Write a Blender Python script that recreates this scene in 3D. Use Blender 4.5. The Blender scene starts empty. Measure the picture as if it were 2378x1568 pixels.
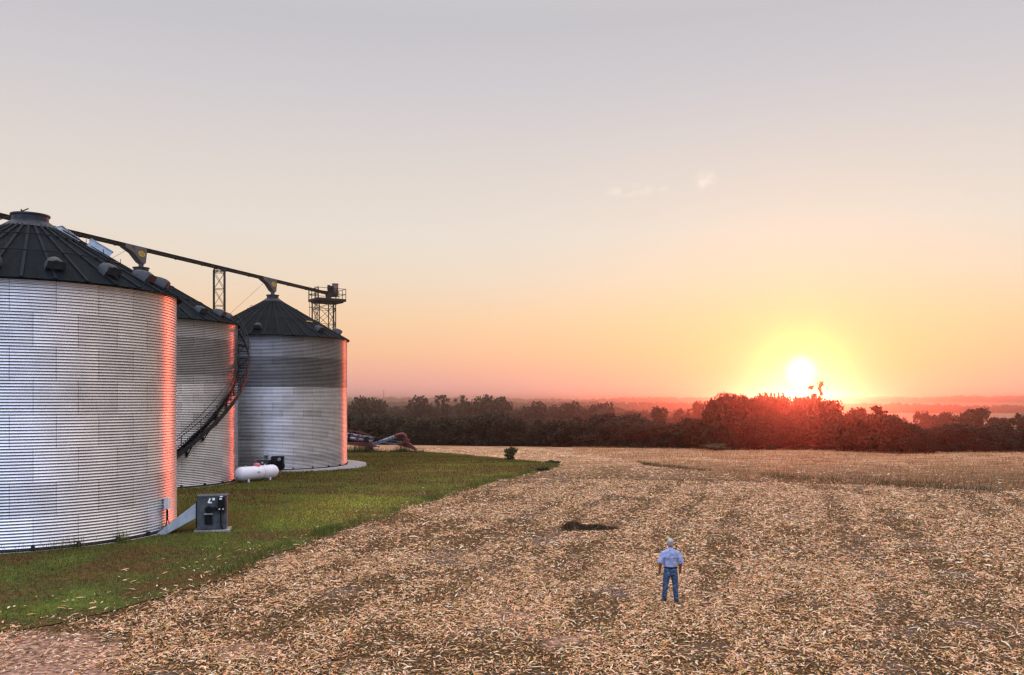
import bpy, bmesh, math, random
import numpy as np
from mathutils import Vector, Matrix, geometry

random.seed(7)
rng = np.random.default_rng(7)
R = math.radians
scn = bpy.context.scene
COL = scn.collection

# ------------------------------------------------------------------ camera
CAM_Z = 5.7
cd = bpy.data.cameras.new("camera")
cam = bpy.data.objects.new("camera", cd)
COL.objects.link(cam)
cam.location = (0, 0, CAM_Z)
cam.rotation_euler = (R(90), 0, 0)
cd.sensor_width = 36.0
cd.lens = 36.0 * 2000 / 2378
cd.shift_y = 146.0 / 2378
cd.clip_start = 0.5
cd.clip_end = 12000
scn.camera = cam

# ------------------------------------------------------------------ view / exposure
scn.view_settings.view_transform = 'Standard'
scn.view_settings.look = 'None'
scn.view_settings.exposure = 0.0
scn.view_settings.gamma = 1.0
scn.cycles.volume_bounces = 0
scn.cycles.max_bounces = 6
scn.cycles.diffuse_bounces = 3
scn.cycles.glossy_bounces = 3
scn.cycles.sample_clamp_indirect = 4.0
scn.cycles.use_denoising = True
scn.cycles.filter_width = 1.4

def lin(c):
    out = []
    for v in c:
        v = v / 255.0
        out.append(v / 12.92 if v <= 0.04045 else ((v + 0.055) / 1.055) ** 2.4)
    return tuple(out)

# ------------------------------------------------------------------ sun and sky
SUN_DIR = Vector((671, 2000, 68)).normalized()
SUN_EL = math.asin(SUN_DIR.z)
SUN_AZ = math.atan2(SUN_DIR.x, SUN_DIR.y)

w = bpy.data.worlds.new("World")
scn.world = w
w.use_nodes = True
nt = w.node_tree
nt.nodes.clear()
N = nt.nodes.new
L = nt.links.new
wout = N('ShaderNodeOutputWorld')
tc = N('ShaderNodeTexCoord')
nrm = N('ShaderNodeVectorMath'); nrm.operation = 'NORMALIZE'
L(tc.outputs['Generated'], nrm.inputs[0])
sep = N('ShaderNodeSeparateXYZ'); L(nrm.outputs[0], sep.inputs[0])

def wmath(op, a, b=None, clamp=False):
    n = N('ShaderNodeMath'); n.operation = op; n.use_clamp = clamp
    for i, v in enumerate((a, b)):
        if v is None: continue
        if isinstance(v, (int, float)): n.inputs[i].default_value = v
        else: L(v, n.inputs[i])
    return n.outputs[0]

def wramp(fac, stops, interp='LINEAR'):
    n = N('ShaderNodeValToRGB'); n.color_ramp.interpolation = interp
    els = n.color_ramp.elements
    while len(els) > 1: els.remove(els[-1])
    els[0].position = stops[0][0]; els[0].color = (*stops[0][1], 1)
    for p, c in stops[1:]:
        e = els.new(p); e.color = (*c, 1)
    L(fac, n.inputs[0])
    return n.outputs[0]

def wmix(fac, a, b, mode='MIX'):
    n = N('ShaderNodeMix'); n.data_type = 'RGBA'; n.blend_type = mode; n.clamp_result = False
    for sock, v in ((n.inputs[0], fac), (n.inputs[6], a), (n.inputs[7], b)):
        if isinstance(v, (int, float)): sock.default_value = v
        elif isinstance(v, tuple): sock.default_value = (*v, 1)
        else: L(v, sock)
    return n.outputs[2]

base = wramp(sep.outputs['Z'], [
    (0.0, lin((214, 162, 170))), (0.012, lin((222, 165, 168))), (0.03, lin((232, 173, 160))),
    (0.055, lin((240, 188, 156))), (0.09, lin((240, 202, 166))), (0.139, lin((233, 213, 193))),
    (0.187, lin((228, 217, 206))), (0.256, lin((220, 210, 204))), (0.343, lin((204, 199, 203))),
    (0.40, lin((195, 192, 197))), (0.55, lin((214, 208, 210))), (1.0, lin((222, 210, 210)))])
# direction from the sun
dots = N('ShaderNodeVectorMath'); dots.operation = 'DOT_PRODUCT'
L(nrm.outputs[0], dots.inputs[0]); dots.inputs[1].default_value = SUN_DIR
ang = wmath('ARCCOSINE', wmath('MINIMUM', dots.outputs['Value'], 0.9999999))
# broad warm fan near the sun
f1 = wmath('POWER', wmath('SUBTRACT', 1.0, wmath('DIVIDE', ang, 0.42), clamp=True), 1.8)
lowz = wmath('SUBTRACT', 1.0, wmath('DIVIDE', sep.outputs['Z'], 0.30), clamp=True)
f1 = wmath('MULTIPLY', wmath('MULTIPLY', f1, 0.30), wmath('POWER', lowz, 0.8))
c1 = wmix(f1, base, lin((255, 208, 105)))
def gfall(rad, p): return wmath('EXPONENT', wmath('MULTIPLY', wmath('POWER', wmath('DIVIDE', ang, rad), p), -1.0))
c2 = wmix(wmath('MULTIPLY', gfall(0.041, 2.6), 0.9), c1, lin((255, 240, 128)))
c3 = wmix(gfall(0.0140, 3.0), c2, (1.4, 1.35, 1.2))
# side of the sky away from the sunrise: brighter and cooler
az = N('ShaderNodeVectorMath'); az.operation = 'DOT_PRODUCT'
L(nrm.outputs[0], az.inputs[0]); az.inputs[1].default_value = (math.sin(SUN_AZ), math.cos(SUN_AZ), 0)
away = wmath('MULTIPLY', wmath('SUBTRACT', 0.0, az.outputs['Value']), 1.6, clamp=True)
c4 = wmix(away, c3, (0.62, 0.72, 1.0))
up = N('ShaderNodeMapRange'); up.interpolation_type = 'SMOOTHSTEP'
L(sep.outputs['Z'], up.inputs[0])
up.inputs[1].default_value = 0.42; up.inputs[2].default_value = 0.85
up.inputs[3].default_value = 1.0; up.inputs[4].default_value = 3.2  # overhead sky above the frame brightened, added as fill light for the field
gain = wmath('MULTIPLY', up.outputs[0], wmath('ADD', 1.0, wmath('MULTIPLY', away, 0.45)))
# thin wisps of cloud
def wisp(d, rx, rz, sc):
    v = N('ShaderNodeVectorMath'); v.operation = 'SUBTRACT'
    L(nrm.outputs[0], v.inputs[0]); v.inputs[1].default_value = Vector(d).normalized()
    s = N('ShaderNodeVectorMath'); s.operation = 'MULTIPLY'
    L(v.outputs[0], s.inputs[0]); s.inputs[1].default_value = (1/rx, 1/rx, 1/rz)
    ln = N('ShaderNodeVectorMath'); ln.operation = 'LENGTH'; L(s.outputs[0], ln.inputs[0])
    m = wmath('SUBTRACT', 1.0, ln.outputs['Value'], clamp=True)
    nz = N('ShaderNodeTexNoise'); nz.inputs['Scale'].default_value = sc; nz.inputs['Detail'].default_value = 4
    L(nrm.outputs[0], nz.inputs['Vector'])
    k = wmath('MULTIPLY', wmath('SUBTRACT', nz.outputs['Fac'], 0.42), 4.0, clamp=True)
    return wmath('MULTIPLY', m, k)
wsp = wmath('ADD', wisp((289, 2000, 487), 0.040, 0.008, 70), wisp((450, 2000, 512), 0.015, 0.013, 60), clamp=True)
c5 = wmix(wmath('MULTIPLY', wsp, 1.0), c4, lin((255, 240, 226)))
bg = N('ShaderNodeBackground'); L(c5, bg.inputs['Color']); L(gain, bg.inputs['Strength'])
sky = N('ShaderNodeTexSky'); sky.sky_type = 'NISHITA'; sky.sun_disc = False
sky.sun_elevation = SUN_EL; sky.sun_rotation = SUN_AZ; sky.dust_density = 0.6
bg2 = N('ShaderNodeBackground'); L(sky.outputs[0], bg2.inputs['Color']); bg2.inputs['Strength'].default_value = 0.02
add = N('ShaderNodeAddShader'); L(bg.outputs[0], add.inputs[0]); L(bg2.outputs[0], add.inputs[1])
L(add.outputs[0], wout.inputs['Surface'])

sd = bpy.data.lights.new("sun", 'SUN')
sd.energy = 1.05
sd.angle = R(0.6)
sd.color = (1.0, 0.10, 0.05)
sun = bpy.data.objects.new("sun", sd)
COL.objects.link(sun)
sun.rotation_euler = SUN_DIR.to_track_quat('Z', 'Y').to_euler()

# ------------------------------------------------------------------ materials
def new_mat(name):
    m = bpy.data.materials.new(name); m.use_nodes = True
    t = m.node_tree; b = t.nodes['Principled BSDF']
    return m, t, b

def mat(name, color, rough=0.6, metal=0.0, var=0.25, scale=3.0, bump=0.0, bscale=20.0, color2=None, detail=5):
    m, t, b = new_mat(name)
    b.inputs['Roughness'].default_value = rough
    b.inputs['Metallic'].default_value = metal
    b.inputs['Specular IOR Level'].default_value = 0.05 if color[0] < 0.02 else (0.12 if color[0] < 0.05 else 0.4)
    tcn = t.nodes.new('ShaderNodeTexCoord')
    nz = t.nodes.new('ShaderNodeTexNoise'); nz.inputs['Scale'].default_value = scale; nz.inputs['Detail'].default_value = detail
    t.links.new(tcn.outputs['Object'], nz.inputs['Vector'])
    rp = t.nodes.new('ShaderNodeValToRGB')
    rp.color_ramp.elements[0].position = 0.3; rp.color_ramp.elements[1].position = 0.7
    a = tuple(c * (1 - var) for c in color)
    c2 = color2 if color2 else tuple(min(1, c * (1 + var)) for c in color)
    rp.color_ramp.elements[0].color = (*a, 1); rp.color_ramp.elements[1].color = (*c2, 1)
    t.links.new(nz.outputs['Fac'], rp.inputs[0])
    t.links.new(rp.outputs[0], b.inputs['Base Color'])
    if bump:
        n2 = t.nodes.new('ShaderNodeTexNoise'); n2.inputs['Scale'].default_value = bscale; n2.inputs['Detail'].default_value = 4
        t.links.new(tcn.outputs['Object'], n2.inputs['Vector'])
        bp = t.nodes.new('ShaderNodeBump'); bp.inputs['Strength'].default_value = bump; bp.inputs['Distance'].default_value = 0.05
        t.links.new(n2.outputs['Fac'], bp.inputs['Height'])
        t.links.new(bp.outputs[0], b.inputs['Normal'])
    return m

def attr_mat(name, rough=0.8, transl=0.0, tint=(1, 1, 1)):
    """diffuse colour from the per-leaf 'Col' attribute (each leaf has its own colour)"""
    m, t, b = new_mat(name)
    at = t.nodes.new('ShaderNodeAttribute'); at.attribute_name = 'Col'
    b.inputs['Roughness'].default_value = rough
    b.inputs['Specular IOR Level'].default_value = 0.2
    src = at.outputs['Color']
    t.links.new(src, b.inputs['Base Color'])
    if transl:
        tr = t.nodes.new('ShaderNodeBsdfTranslucent'); t.links.new(src, tr.inputs[0])
        mx = t.nodes.new('ShaderNodeMixShader'); mx.inputs[0].default_value = transl
        o = t.nodes['Material Output']
        t.links.new(b.outputs[0], mx.inputs[1]); t.links.new(tr.outputs[0], mx.inputs[2])
        t.links.new(mx.outputs[0], o.inputs['Surface'])
    return m

M = {}
M['roof'] = mat('roof_steel', (0.0025, 0.006, 0.008), 0.8, 0.0, 0.4, 2.5, 0.15, 12)  # galvanised roof; its backlit shade is put into this near-black colour
M['roof_rib'] = mat('roof_rib_steel', (0.007, 0.011, 0.014), 0.7, 0.0, 0.3, 3)
M['vent'] = mat('vent_steel', (0.03, 0.035, 0.042), 0.5, 0.4, 0.4, 4)
M['vent_light'] = mat('bright_steel', (0.34, 0.42, 0.50), 0.5, 0.3, 0.15, 4)
M['galv_dark'] = mat('weathered_steel', (0.030, 0.028, 0.026), 0.7, 0.3, 0.35, 3, 0.1)
M['galv'] = mat('galvanised_steel', (0.38, 0.38, 0.40), 0.45, 0.6, 0.25, 5)
M['black'] = mat('black_steel', (0.012, 0.013, 0.014), 0.6, 0.2, 0.3, 5)
M['concrete'] = mat('concrete', (0.26, 0.245, 0.235), 0.9, 0, 0.25, 2.5, 0.2, 30)
M['grey_paint'] = mat('grey_cabinet_paint', (0.055, 0.065, 0.07), 0.7, 0.1, 0.55, 4, 0.1, 25)
M['white_box'] = mat('pale_box_plastic', (0.55, 0.55, 0.56), 0.5, 0, 0.1, 4)
M['white_paint'] = mat('white_tank_paint', (0.66, 0.65, 0.70), 0.35, 0, 0.06, 2)
M['pink'] = mat('red_dome_paint', (0.55, 0.12, 0.16), 0.5, 0, 0.2, 6)
M['red'] = mat('red_auger_paint', (0.10, 0.012, 0.010), 0.6, 0, 0.45, 3)
M['rust'] = mat('rusty_housing_paint', (0.10, 0.05, 0.038), 0.7, 0.1, 0.45, 5)
M['silver'] = mat('silver_tube_steel', (0.15, 0.155, 0.19), 0.45, 0.6, 0.3, 3)
M['yellow'] = mat('yellow_decal', (0.45, 0.30, 0.04), 0.6, 0, 0.1, 5)
M['decal_black'] = mat('dark_decal', (0.06, 0.05, 0.05), 0.6, 0, 0.1, 5)
M['rubber'] = mat('rubber', (0.02, 0.02, 0.02), 0.9, 0, 0.2, 8)
M['bark'] = mat('bark', (0.05, 0.035, 0.025), 0.95, 0, 0.4, 6, 0.3, 10)
M['skin'] = mat('skin', (0.17, 0.062, 0.038), 0.55, 0, 0.12, 30)
M['shirt'] = mat('shirt_cloth', (0.24, 0.29, 0.45), 0.9, 0, 0.30, 10, 1.0, 9)
M['jeans'] = mat('denim', (0.020, 0.048, 0.10), 0.9, 0, 0.5, 12, 0.8, 14, (0.075, 0.14, 0.24))
M['belt'] = mat('belt_leather', (0.012, 0.011, 0.011), 0.5, 0, 0.2, 10)
M['boot'] = mat('boot_leather', (0.035, 0.02, 0.014), 0.6, 0, 0.3, 12)
M['hair'] = mat('grey_hair', (0.27, 0.25, 0.23), 0.8, 0, 0.25, 60)
M['cap'] = mat('cap_cloth', (0.33, 0.33, 0.30), 0.9, 0, 0.15, 20, 0.3, 30)
M['white_mark'] = mat('white_label', (0.8, 0.8, 0.8), 0.6, 0, 0.05, 10)
M['leaf'] = attr_mat('tree_leaves', 0.75, 0.25)
M['litter'] = attr_mat('dry_corn_leaves', 0.85, 0.30)
M['grass'] = attr_mat('grass_blades', 0.8, 0.35)

def wall_mat(name, H, nring, seed, dark_above=None, pers=24, lv=0.44):
    """galvanised corrugated sheets: every curved sheet weathered a little differently"""
    m, t, b = new_mat(name)
    n = t.nodes.new; l = t.links.new
    tcn = n('ShaderNodeTexCoord'); sp = n('ShaderNodeSeparateXYZ'); l(tcn.outputs['Object'], sp.inputs[0])
    def mth(op, a, bb=None, clamp=False):
        q = n('ShaderNodeMath'); q.operation = op; q.use_clamp = clamp
        for i, v in enumerate((a, bb)):
            if v is None: continue
            if isinstance(v, (int, float)): q.inputs[i].default_value = v
            else: l(v, q.inputs[i])
        return q.outputs[0]
    an = mth('MULTIPLY', mth('ADD', mth('ARCTAN2', sp.outputs['Y'], sp.outputs['X']), math.pi), pers / (2 * math.pi))
    rz = mth('DIVIDE', sp.outputs['Z'], H / nring)
    ri = mth('FLOOR', rz)
    off = mth('MULTIPLY', mth('MODULO', ri, 2.0), 0.5)
    a2 = mth('ADD', an, off)
    ai = mth('FLOOR', a2)
    cmb = n('ShaderNodeCombineXYZ'); l(ai, cmb.inputs[0]); l(ri, cmb.inputs[1]); cmb.inputs[2].default_value = seed
    wn = n('ShaderNodeTexWhiteNoise'); wn.noise_dimensions = '3D'; l(cmb.outputs[0], wn.inputs['Vector'])
    cr = n('ShaderNodeCombineXYZ'); l(ri, cr.inputs[0]); cr.inputs[1].default_value = seed + 3
    wr = n('ShaderNodeTexWhiteNoise'); wr.noise_dimensions = '3D'; l(cr.outputs[0], wr.inputs['Vector'])
    fr = mth('FRACT', a2)
    seam = mth('LESS_THAN', fr, 0.012)
    nz = n('ShaderNodeTexNoise'); nz.inputs['Scale'].default_value = 1.6; nz.inputs['Detail'].default_value = 6; l(tcn.outputs['Object'], nz.inputs['Vector'])
    val = mth('ADD', mth('ADD', lv, mth('MULTIPLY', wn.outputs['Value'], 0.10)),
              mth('ADD', mth('MULTIPLY', wr.outputs['Value'], 0.08), mth('MULTIPLY', mth('SUBTRACT', nz.outputs['Fac'], 0.5), 0.20)))
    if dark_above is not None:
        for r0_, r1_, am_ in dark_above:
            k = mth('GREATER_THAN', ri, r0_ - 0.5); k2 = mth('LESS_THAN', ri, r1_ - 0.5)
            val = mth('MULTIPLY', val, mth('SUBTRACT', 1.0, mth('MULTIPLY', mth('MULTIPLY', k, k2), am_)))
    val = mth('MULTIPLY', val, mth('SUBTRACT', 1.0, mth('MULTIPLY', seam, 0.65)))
    cc = n('ShaderNodeCombineXYZ')
    l(mth('MULTIPLY', val, 1.0), cc.inputs[0]); l(mth('MULTIPLY', val, 1.0), cc.inputs[1]); l(mth('MULTIPLY', val, 1.04), cc.inputs[2])
    l(cc.outputs[0], b.inputs['Base Color'])
    b.inputs['Metallic'].default_value = 0.95
    b.inputs['Roughness'].default_value = 0.31
    return m

# ------------------------------------------------------------------ mesh helpers
class MB:
    def __init__(s): s.v = []; s.f = []; s.sm = []
    def add(s, vs, fs, smooth=False):
        o = len(s.v); s.v += [tuple(p) for p in vs]
        for f in fs: s.f.append([o + i for i in f]); s.sm.append(smooth)
        return s
    def box(s, c, size, rot=None):
        c = Vector(c); hx, hy, hz = (q / 2 for q in size)
        vs = [Vector((x, y, z)) for x in (-hx, hx) for y in (-hy, hy) for z in (-hz, hz)]
        if rot is not None: vs = [rot @ p for p in vs]
        return s.add([p + c for p in vs], [(0, 1, 3, 2), (4, 6, 7, 5), (0, 4, 5, 1), (2, 3, 7, 6), (0, 2, 6, 4), (1, 5, 7, 3)])
    def bar(s, a, b, w, h=None, up=(0, 0, 1)):
        a = Vector(a); b = Vector(b); d = b - a; h = h or w
        y = d.normalized(); x = y.cross(Vector(up))
        if x.length < 1e-4: x = y.cross(Vector((1, 0, 0)))
        x.normalize(); z = x.cross(y)
        return s.box((a + b) / 2, (w, d.length, h), Matrix((x, y, z)).transposed())
    def tube(s, pts, r, n=10, cap=True, ref=None, rr=None, smooth=True):
        pts = [Vector(p) for p in pts]; vs = []; m = len(pts)
        for i, p in enumerate(pts):
            t = (pts[min(i + 1, m - 1)] - pts[max(i - 1, 0)]).normalized()
            u = Vector(ref) if ref else (Vector((0, 0, 1)) if abs(t.z) < 0.9 else Vector((1, 0, 0)))
            x = t.cross(u).normalized(); y = x.cross(t)
            ri = r[i] if isinstance(r, (list, tuple)) else r
            if isinstance(ri, (list, tuple)): ra, rb = ri
            else: ra = rb = ri
            for k in range(n):
                q = 2 * math.pi * k / n
                vs.append(p + x * (ra * math.cos(q)) + y * (rb * math.sin(q)))
        fs = [(i * n + k, i * n + (k + 1) % n, (i + 1) * n + (k + 1) % n, (i + 1) * n + k) for i in range(m - 1) for k in range(n)]
        s.add(vs, fs, smooth)
        if cap:
            o = len(s.v) - m * n
            s.f.append([o + k for k in range(n)][::-1]); s.sm.append(False)
            s.f.append([o + (m - 1) * n + k for k in range(n)]); s.sm.append(False)
        return s
    def lathe(s, prof, n=48, c=(0, 0, 0), smooth=True):
        vs = [(c[0] + r * math.cos(2 * math.pi * k / n), c[1] + r * math.sin(2 * math.pi * k / n), c[2] + z) for r, z in prof for k in range(n)]
        fs = [(i * n + k, i * n + (k + 1) % n, (i + 1) * n + (k + 1) % n, (i + 1) * n + k) for i in range(len(prof) - 1) for k in range(n)]
        return s.add(vs, fs, smooth)
    def disc(s, r, z, n=48, c=(0, 0, 0)):
        return s.add([(c[0] + r * math.cos(2 * math.pi * k / n), c[1] + r * math.sin(2 * math.pi * k / n), z) for k in range(n)], [tuple(range(n))])
    def prism(s, poly, h0, h1, fr):
        """poly of (a,b) extruded h0..h1; fr maps (a,b,h)->point"""
        n = len(poly)
        vs = [fr(a, b, h0) for a, b in poly] + [fr(a, b, h1) for a, b in poly]
        fs = [tuple(range(n))[::-1], tuple(range(n, 2 * n))] + [(i, (i + 1) % n, n + (i + 1) % n, n + i) for i in range(n)]
        return s.add(vs, fs)
    def build(s, name, m, parent=None, recalc=True):
        me = bpy.data.meshes.new(name)
        me.from_pydata(s.v, [], s.f)
        me.polygons.foreach_set('use_smooth', s.sm)
        me.update()
        if recalc:
            bm = bmesh.new(); bm.from_mesh(me); bmesh.ops.recalc_face_normals(bm, faces=bm.faces); bm.to_mesh(me); bm.free()
        return link(name, me, m, parent)

def link(name, me, m, parent=None):
    if m is not None: me.materials.append(m)
    o = bpy.data.objects.new(name, me); COL.objects.link(o)
    if parent is not None: o.parent = parent
    return o

def tag(o, label=None, cat=None, group=None, kind=None):
    if label: o['label'] = label
    if cat: o['category'] = cat
    if group: o['group'] = group
    if kind: o['kind'] = kind
    return o

def thing(name, loc, label, cat, group=None, rz=0.0):
    o = bpy.data.objects.new(name, None); COL.objects.link(o)
    o.location = loc; o.rotation_euler = (0, 0, rz); o.empty_display_size = 0.5
    return tag(o, label, cat, group)

def copy_tree(o, parent=None):
    c = o.copy(); COL.objects.link(c)
    if parent is not None: c.parent = parent
    for ch in list(o.children): copy_tree(ch, c)
    return c

def quad_mesh(name, V, Cq, nseg=1, smooth=False):
    """V: (N, 2*(nseg+1), 3) strips of quads; Cq: (N,3) colour per strip"""
    Nn, K, _ = V.shape
    me = bpy.data.meshes.new(name)
    me.vertices.add(Nn * K)
    me.vertices.foreach_set('co', V.reshape(-1).astype(np.float32))
    base_ = (np.arange(Nn) * K)[:, None, None]
    q = np.array([[2 * i, 2 * i + 1, 2 * i + 3, 2 * i + 2] for i in range(nseg)])[None]
    F = (base_ + q).reshape(-1, 4)
    me.loops.add(F.size); me.loops.foreach_set('vertex_index', F.reshape(-1).astype(np.int32))
    me.polygons.add(len(F)); me.polygons.foreach_set('loop_start', (np.arange(len(F)) * 4).astype(np.int32))
    me.polygons.foreach_set('loop_total', np.full(len(F), 4, np.int32))
    me.update(calc_edges=True)
    ca = me.color_attributes.new('Col', 'FLOAT_COLOR', 'POINT')
    cc = np.ones((Nn, K, 4), np.float32); cc[:, :, :3] = Cq[:, None, :]
    ca.data.foreach_set('color', cc.reshape(-1))
    return me

# value noise for numpy
_tab = rng.random((256, 256))
def vnoise(x, y):
    xi = np.floor(x).astype(int); yi = np.floor(y).astype(int); fx = x - xi; fy = y - yi
    fx = fx * fx * (3 - 2 * fx); fy = fy * fy * (3 - 2 * fy)
    g = lambda a, b: _tab[a % 256, b % 256]
    return (g(xi, yi) * (1 - fx) + g(xi + 1, yi) * fx) * (1 - fy) + (g(xi, yi + 1) * (1 - fx) + g(xi + 1, yi + 1) * fx) * fy
def fbm(x, y, o=4):
    s = 0; a = 0.5
    for i in range(o): s = s + a * vnoise(x * 2 ** i + 17 * i, y * 2 ** i + 5 * i); a *= 0.5
    return s

# ------------------------------------------------------------------ terrain
def hz(x, y):
    x = np.asarray(x, float); y = np.asarray(y, float)
    s = np.clip((y - 60) / 120, 0, None)
    z = -3.6 * s ** 1.5
    z = np.maximum(z, -20.0 + 0 * z)
    z = z + 18 * np.clip((y - 2200) / 1100, 0, 1) ** 2
    d2 = ((x + 19.8) ** 2 + (y - 35.4) ** 2)
    z = z + 0.36 * np.clip(1.25 - np.sqrt(d2) / 16, 0, 1)
    z = z + 0.05 * (fbm(x * 0.25 + 9, y * 0.25, 3) - 0.44) * np.clip((np.hypot(x + 22, y - 62) - 16) / 6, 0, 1)
    return z
def h1(x, y): return float(hz(x, y))

def P(px, py, Y):
    return Vector(((px - 1189) / 2000 * Y, Y, CAM_Z - (py - 930) / 2000 * Y))
def ground_at(px, py, lo=12.0, hi=1500.0):
    Y = lo
    while Y < (192.0 if hi == 1500.0 else hi):
        p = P(px, py, Y)
        if p.z <= h1(p.x, Y): break
        Y *= 1.004
    return Vector(((px - 1189) / 2000 * Y, Y, h1((px - 1189) / 2000 * Y, Y)))

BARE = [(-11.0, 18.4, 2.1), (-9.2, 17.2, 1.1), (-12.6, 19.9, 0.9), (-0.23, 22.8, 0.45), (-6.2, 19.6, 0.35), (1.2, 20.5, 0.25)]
ys = np.concatenate([np.arange(-30, 90, 1.0), 90 * 1.03 ** np.arange(0, 150)])
ys = ys[ys < 7000]
us = np.linspace(-1, 1, 181); us = np.sign(us) * np.abs(us) ** 1.3
gx = us[None, :] * (70 + np.clip(ys[:, None], 0, None) * 0.95)
gy = np.repeat(ys[:, None], 181, 1)
gz = hz(gx, gy)
gv = np.stack([gx, gy, gz], -1).reshape(-1, 3)
nr, nc = gx.shape
gf = [(i * nc + j, i * nc + j + 1, (i + 1) * nc + j + 1, (i + 1) * nc + j) for i in range(nr - 1) for j in range(nc - 1)]
gm = bpy.data.meshes.new('ground'); gm.from_pydata(gv.tolist(), [], gf); gm.polygons.foreach_set('use_smooth', [True] * len(gf))

m, t, b = new_mat('harvested_field_soil')
n = t.nodes.new; l = t.links.new
tcn = n('ShaderNodeTexCoord')
def tnoise(sc, det, vec=None, sx=1, sy=1):
    mp = n('ShaderNodeMapping'); mp.inputs['Scale'].default_value = (sx, sy, 1)
    l(tcn.outputs['Object'], mp.inputs[0])
    q = n('ShaderNodeTexNoise'); q.inputs['Scale'].default_value = sc; q.inputs['Detail'].default_value = det; q.inputs['Roughness'].default_value = 0.65
    l(mp.outputs[0], q.inputs['Vector']); return q.outputs['Fac']
def tramp(fac, stops):
    r_ = n('ShaderNodeValToRGB'); e = r_.color_ramp.elements
    e[0].position, e[1].position = stops[0][0], stops[-1][0]
    e[0].color = (*stops[0][1], 1); e[1].color = (*stops[-1][1], 1)
    for p, c in stops[1:-1]: e.new(p).color = (*c, 1)
    l(fac, r_.inputs[0]); return r_.outputs[0]
def tmix(f, a, bb):
    q = n('ShaderNodeMix'); q.data_type = 'RGBA'
    l(f, q.inputs[0]); l(a, q.inputs[6]); l(bb, q.inputs[7]); return q.outputs[2]
fine = tramp(tnoise(11, 9), [(0.36, (0.010, 0.006, 0.002)), (0.48, (0.040, 0.022, 0.008)), (0.58, (0.13, 0.07, 0.028)), (0.70, (0.42, 0.25, 0.11))])
far_c = tramp(tnoise(0.9, 8, sx=0.35), [(0.38, (0.09, 0.040, 0.018)), (0.5, (0.28, 0.15, 0.075)), (0.62, (0.52, 0.32, 0.175))])
soil = tramp(tnoise(14, 8), [(0.35, (0.02, 0.012, 0.007)), (0.5, (0.10, 0.065, 0.045)), (0.7, (0.24, 0.175, 0.13))])
spx = n('ShaderNodeSeparateXYZ'); l(tcn.outputs['Object'], spx.inputs[0])
mr = n('ShaderNodeMapRange'); l(spx.outputs['Y'], mr.inputs[0]); mr.inputs[1].default_value = 60; mr.inputs[2].default_value = 90
big = n('ShaderNodeMapRange'); l(tnoise(0.22, 5), big.inputs[0]); big.inputs[1].default_value = 0.53; big.inputs[2].default_value = 0.62
cA = tmix(big.outputs[0], fine, soil)
pale = tramp(tnoise(7, 9), [(0.36, (0.05, 0.03, 0.02)), (0.48, (0.20, 0.105, 0.065)), (0.66, (0.46, 0.30, 0.22))])  # bare soil; its warm reddish cast is the red flare put into the colour
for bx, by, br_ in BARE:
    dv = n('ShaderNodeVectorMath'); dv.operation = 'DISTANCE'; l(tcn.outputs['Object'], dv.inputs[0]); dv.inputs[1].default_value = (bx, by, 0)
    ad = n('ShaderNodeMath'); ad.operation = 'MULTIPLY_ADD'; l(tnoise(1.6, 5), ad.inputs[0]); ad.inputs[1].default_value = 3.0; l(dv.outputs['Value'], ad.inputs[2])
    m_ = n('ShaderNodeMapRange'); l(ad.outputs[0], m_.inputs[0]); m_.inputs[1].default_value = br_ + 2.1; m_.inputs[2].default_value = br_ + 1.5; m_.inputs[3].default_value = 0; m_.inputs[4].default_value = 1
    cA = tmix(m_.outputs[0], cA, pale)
cB = tmix(mr.outputs[0], cA, far_c)
# woodland floor and meadows further off
mr2 = n('ShaderNodeMapRange'); l(spx.outputs['Y'], mr2.inputs[0]); mr2.inputs[1].default_value = 190; mr2.inputs[2].default_value = 230
mead = tramp(tnoise(0.03, 5), [(0.35, (0.06, 0.07, 0.03)), (0.6, (0.24, 0.20, 0.12))])
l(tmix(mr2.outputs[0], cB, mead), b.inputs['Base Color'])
b.inputs['Roughness'].default_value = 0.95; b.inputs['Specular IOR Level'].default_value = 0.1
bp = n('ShaderNodeBump'); bp.inputs['Strength'].default_value = 0.7; bp.inputs['Distance'].default_value = 0.06
l(tnoise(7, 6), bp.inputs['Height']); l(bp.outputs[0], b.inputs['Normal'])
M['ground'] = m
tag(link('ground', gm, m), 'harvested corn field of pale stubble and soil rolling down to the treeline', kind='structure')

# ------------------------------------------------------------------ lawn
edge_px = [(0, 1474), (130, 1452), (250, 1424), (400, 1376), (520, 1338), (600, 1306), (700, 1270), (800, 1230), (900, 1196), (1000, 1164),
           (1080, 1139), (1150, 1120), (1230, 1100), (1297, 1084), (1270, 1077), (1200, 1072), (1120, 1063), (1060, 1058), (980, 1051)]
edge_w = [ground_at(*q) for q in edge_px]
poly = [Vector((-30, 14.0, 0)), Vector((-16, 19.4, 0))] + [p.copy() for p in edge_w] + [Vector((-30, 118, 0)), Vector((-75, 118, 0)), Vector((-75, 14, 0))]
dense = []
for i, a in enumerate(poly):
    bq = poly[(i + 1) % len(poly)]
    nn = max(1, int((bq - a).length / 0.5))
    for k in range(nn):
        q = a.lerp(bq, k / nn)
        j = 0.0 if i in (0, len(poly) - 1, len(poly) - 2, len(poly) - 3) else 0.5
        dense.append(Vector((q.x + (fbm(q.x * 0.8, q.y * 0.8) - 0.47) * j * 3, q.y + (fbm(q.y * 0.8 + 40, q.x * 0.8) - 0.47) * j * 3)))
LP = np.array([(p.x, p.y) for p in dense])
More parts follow.
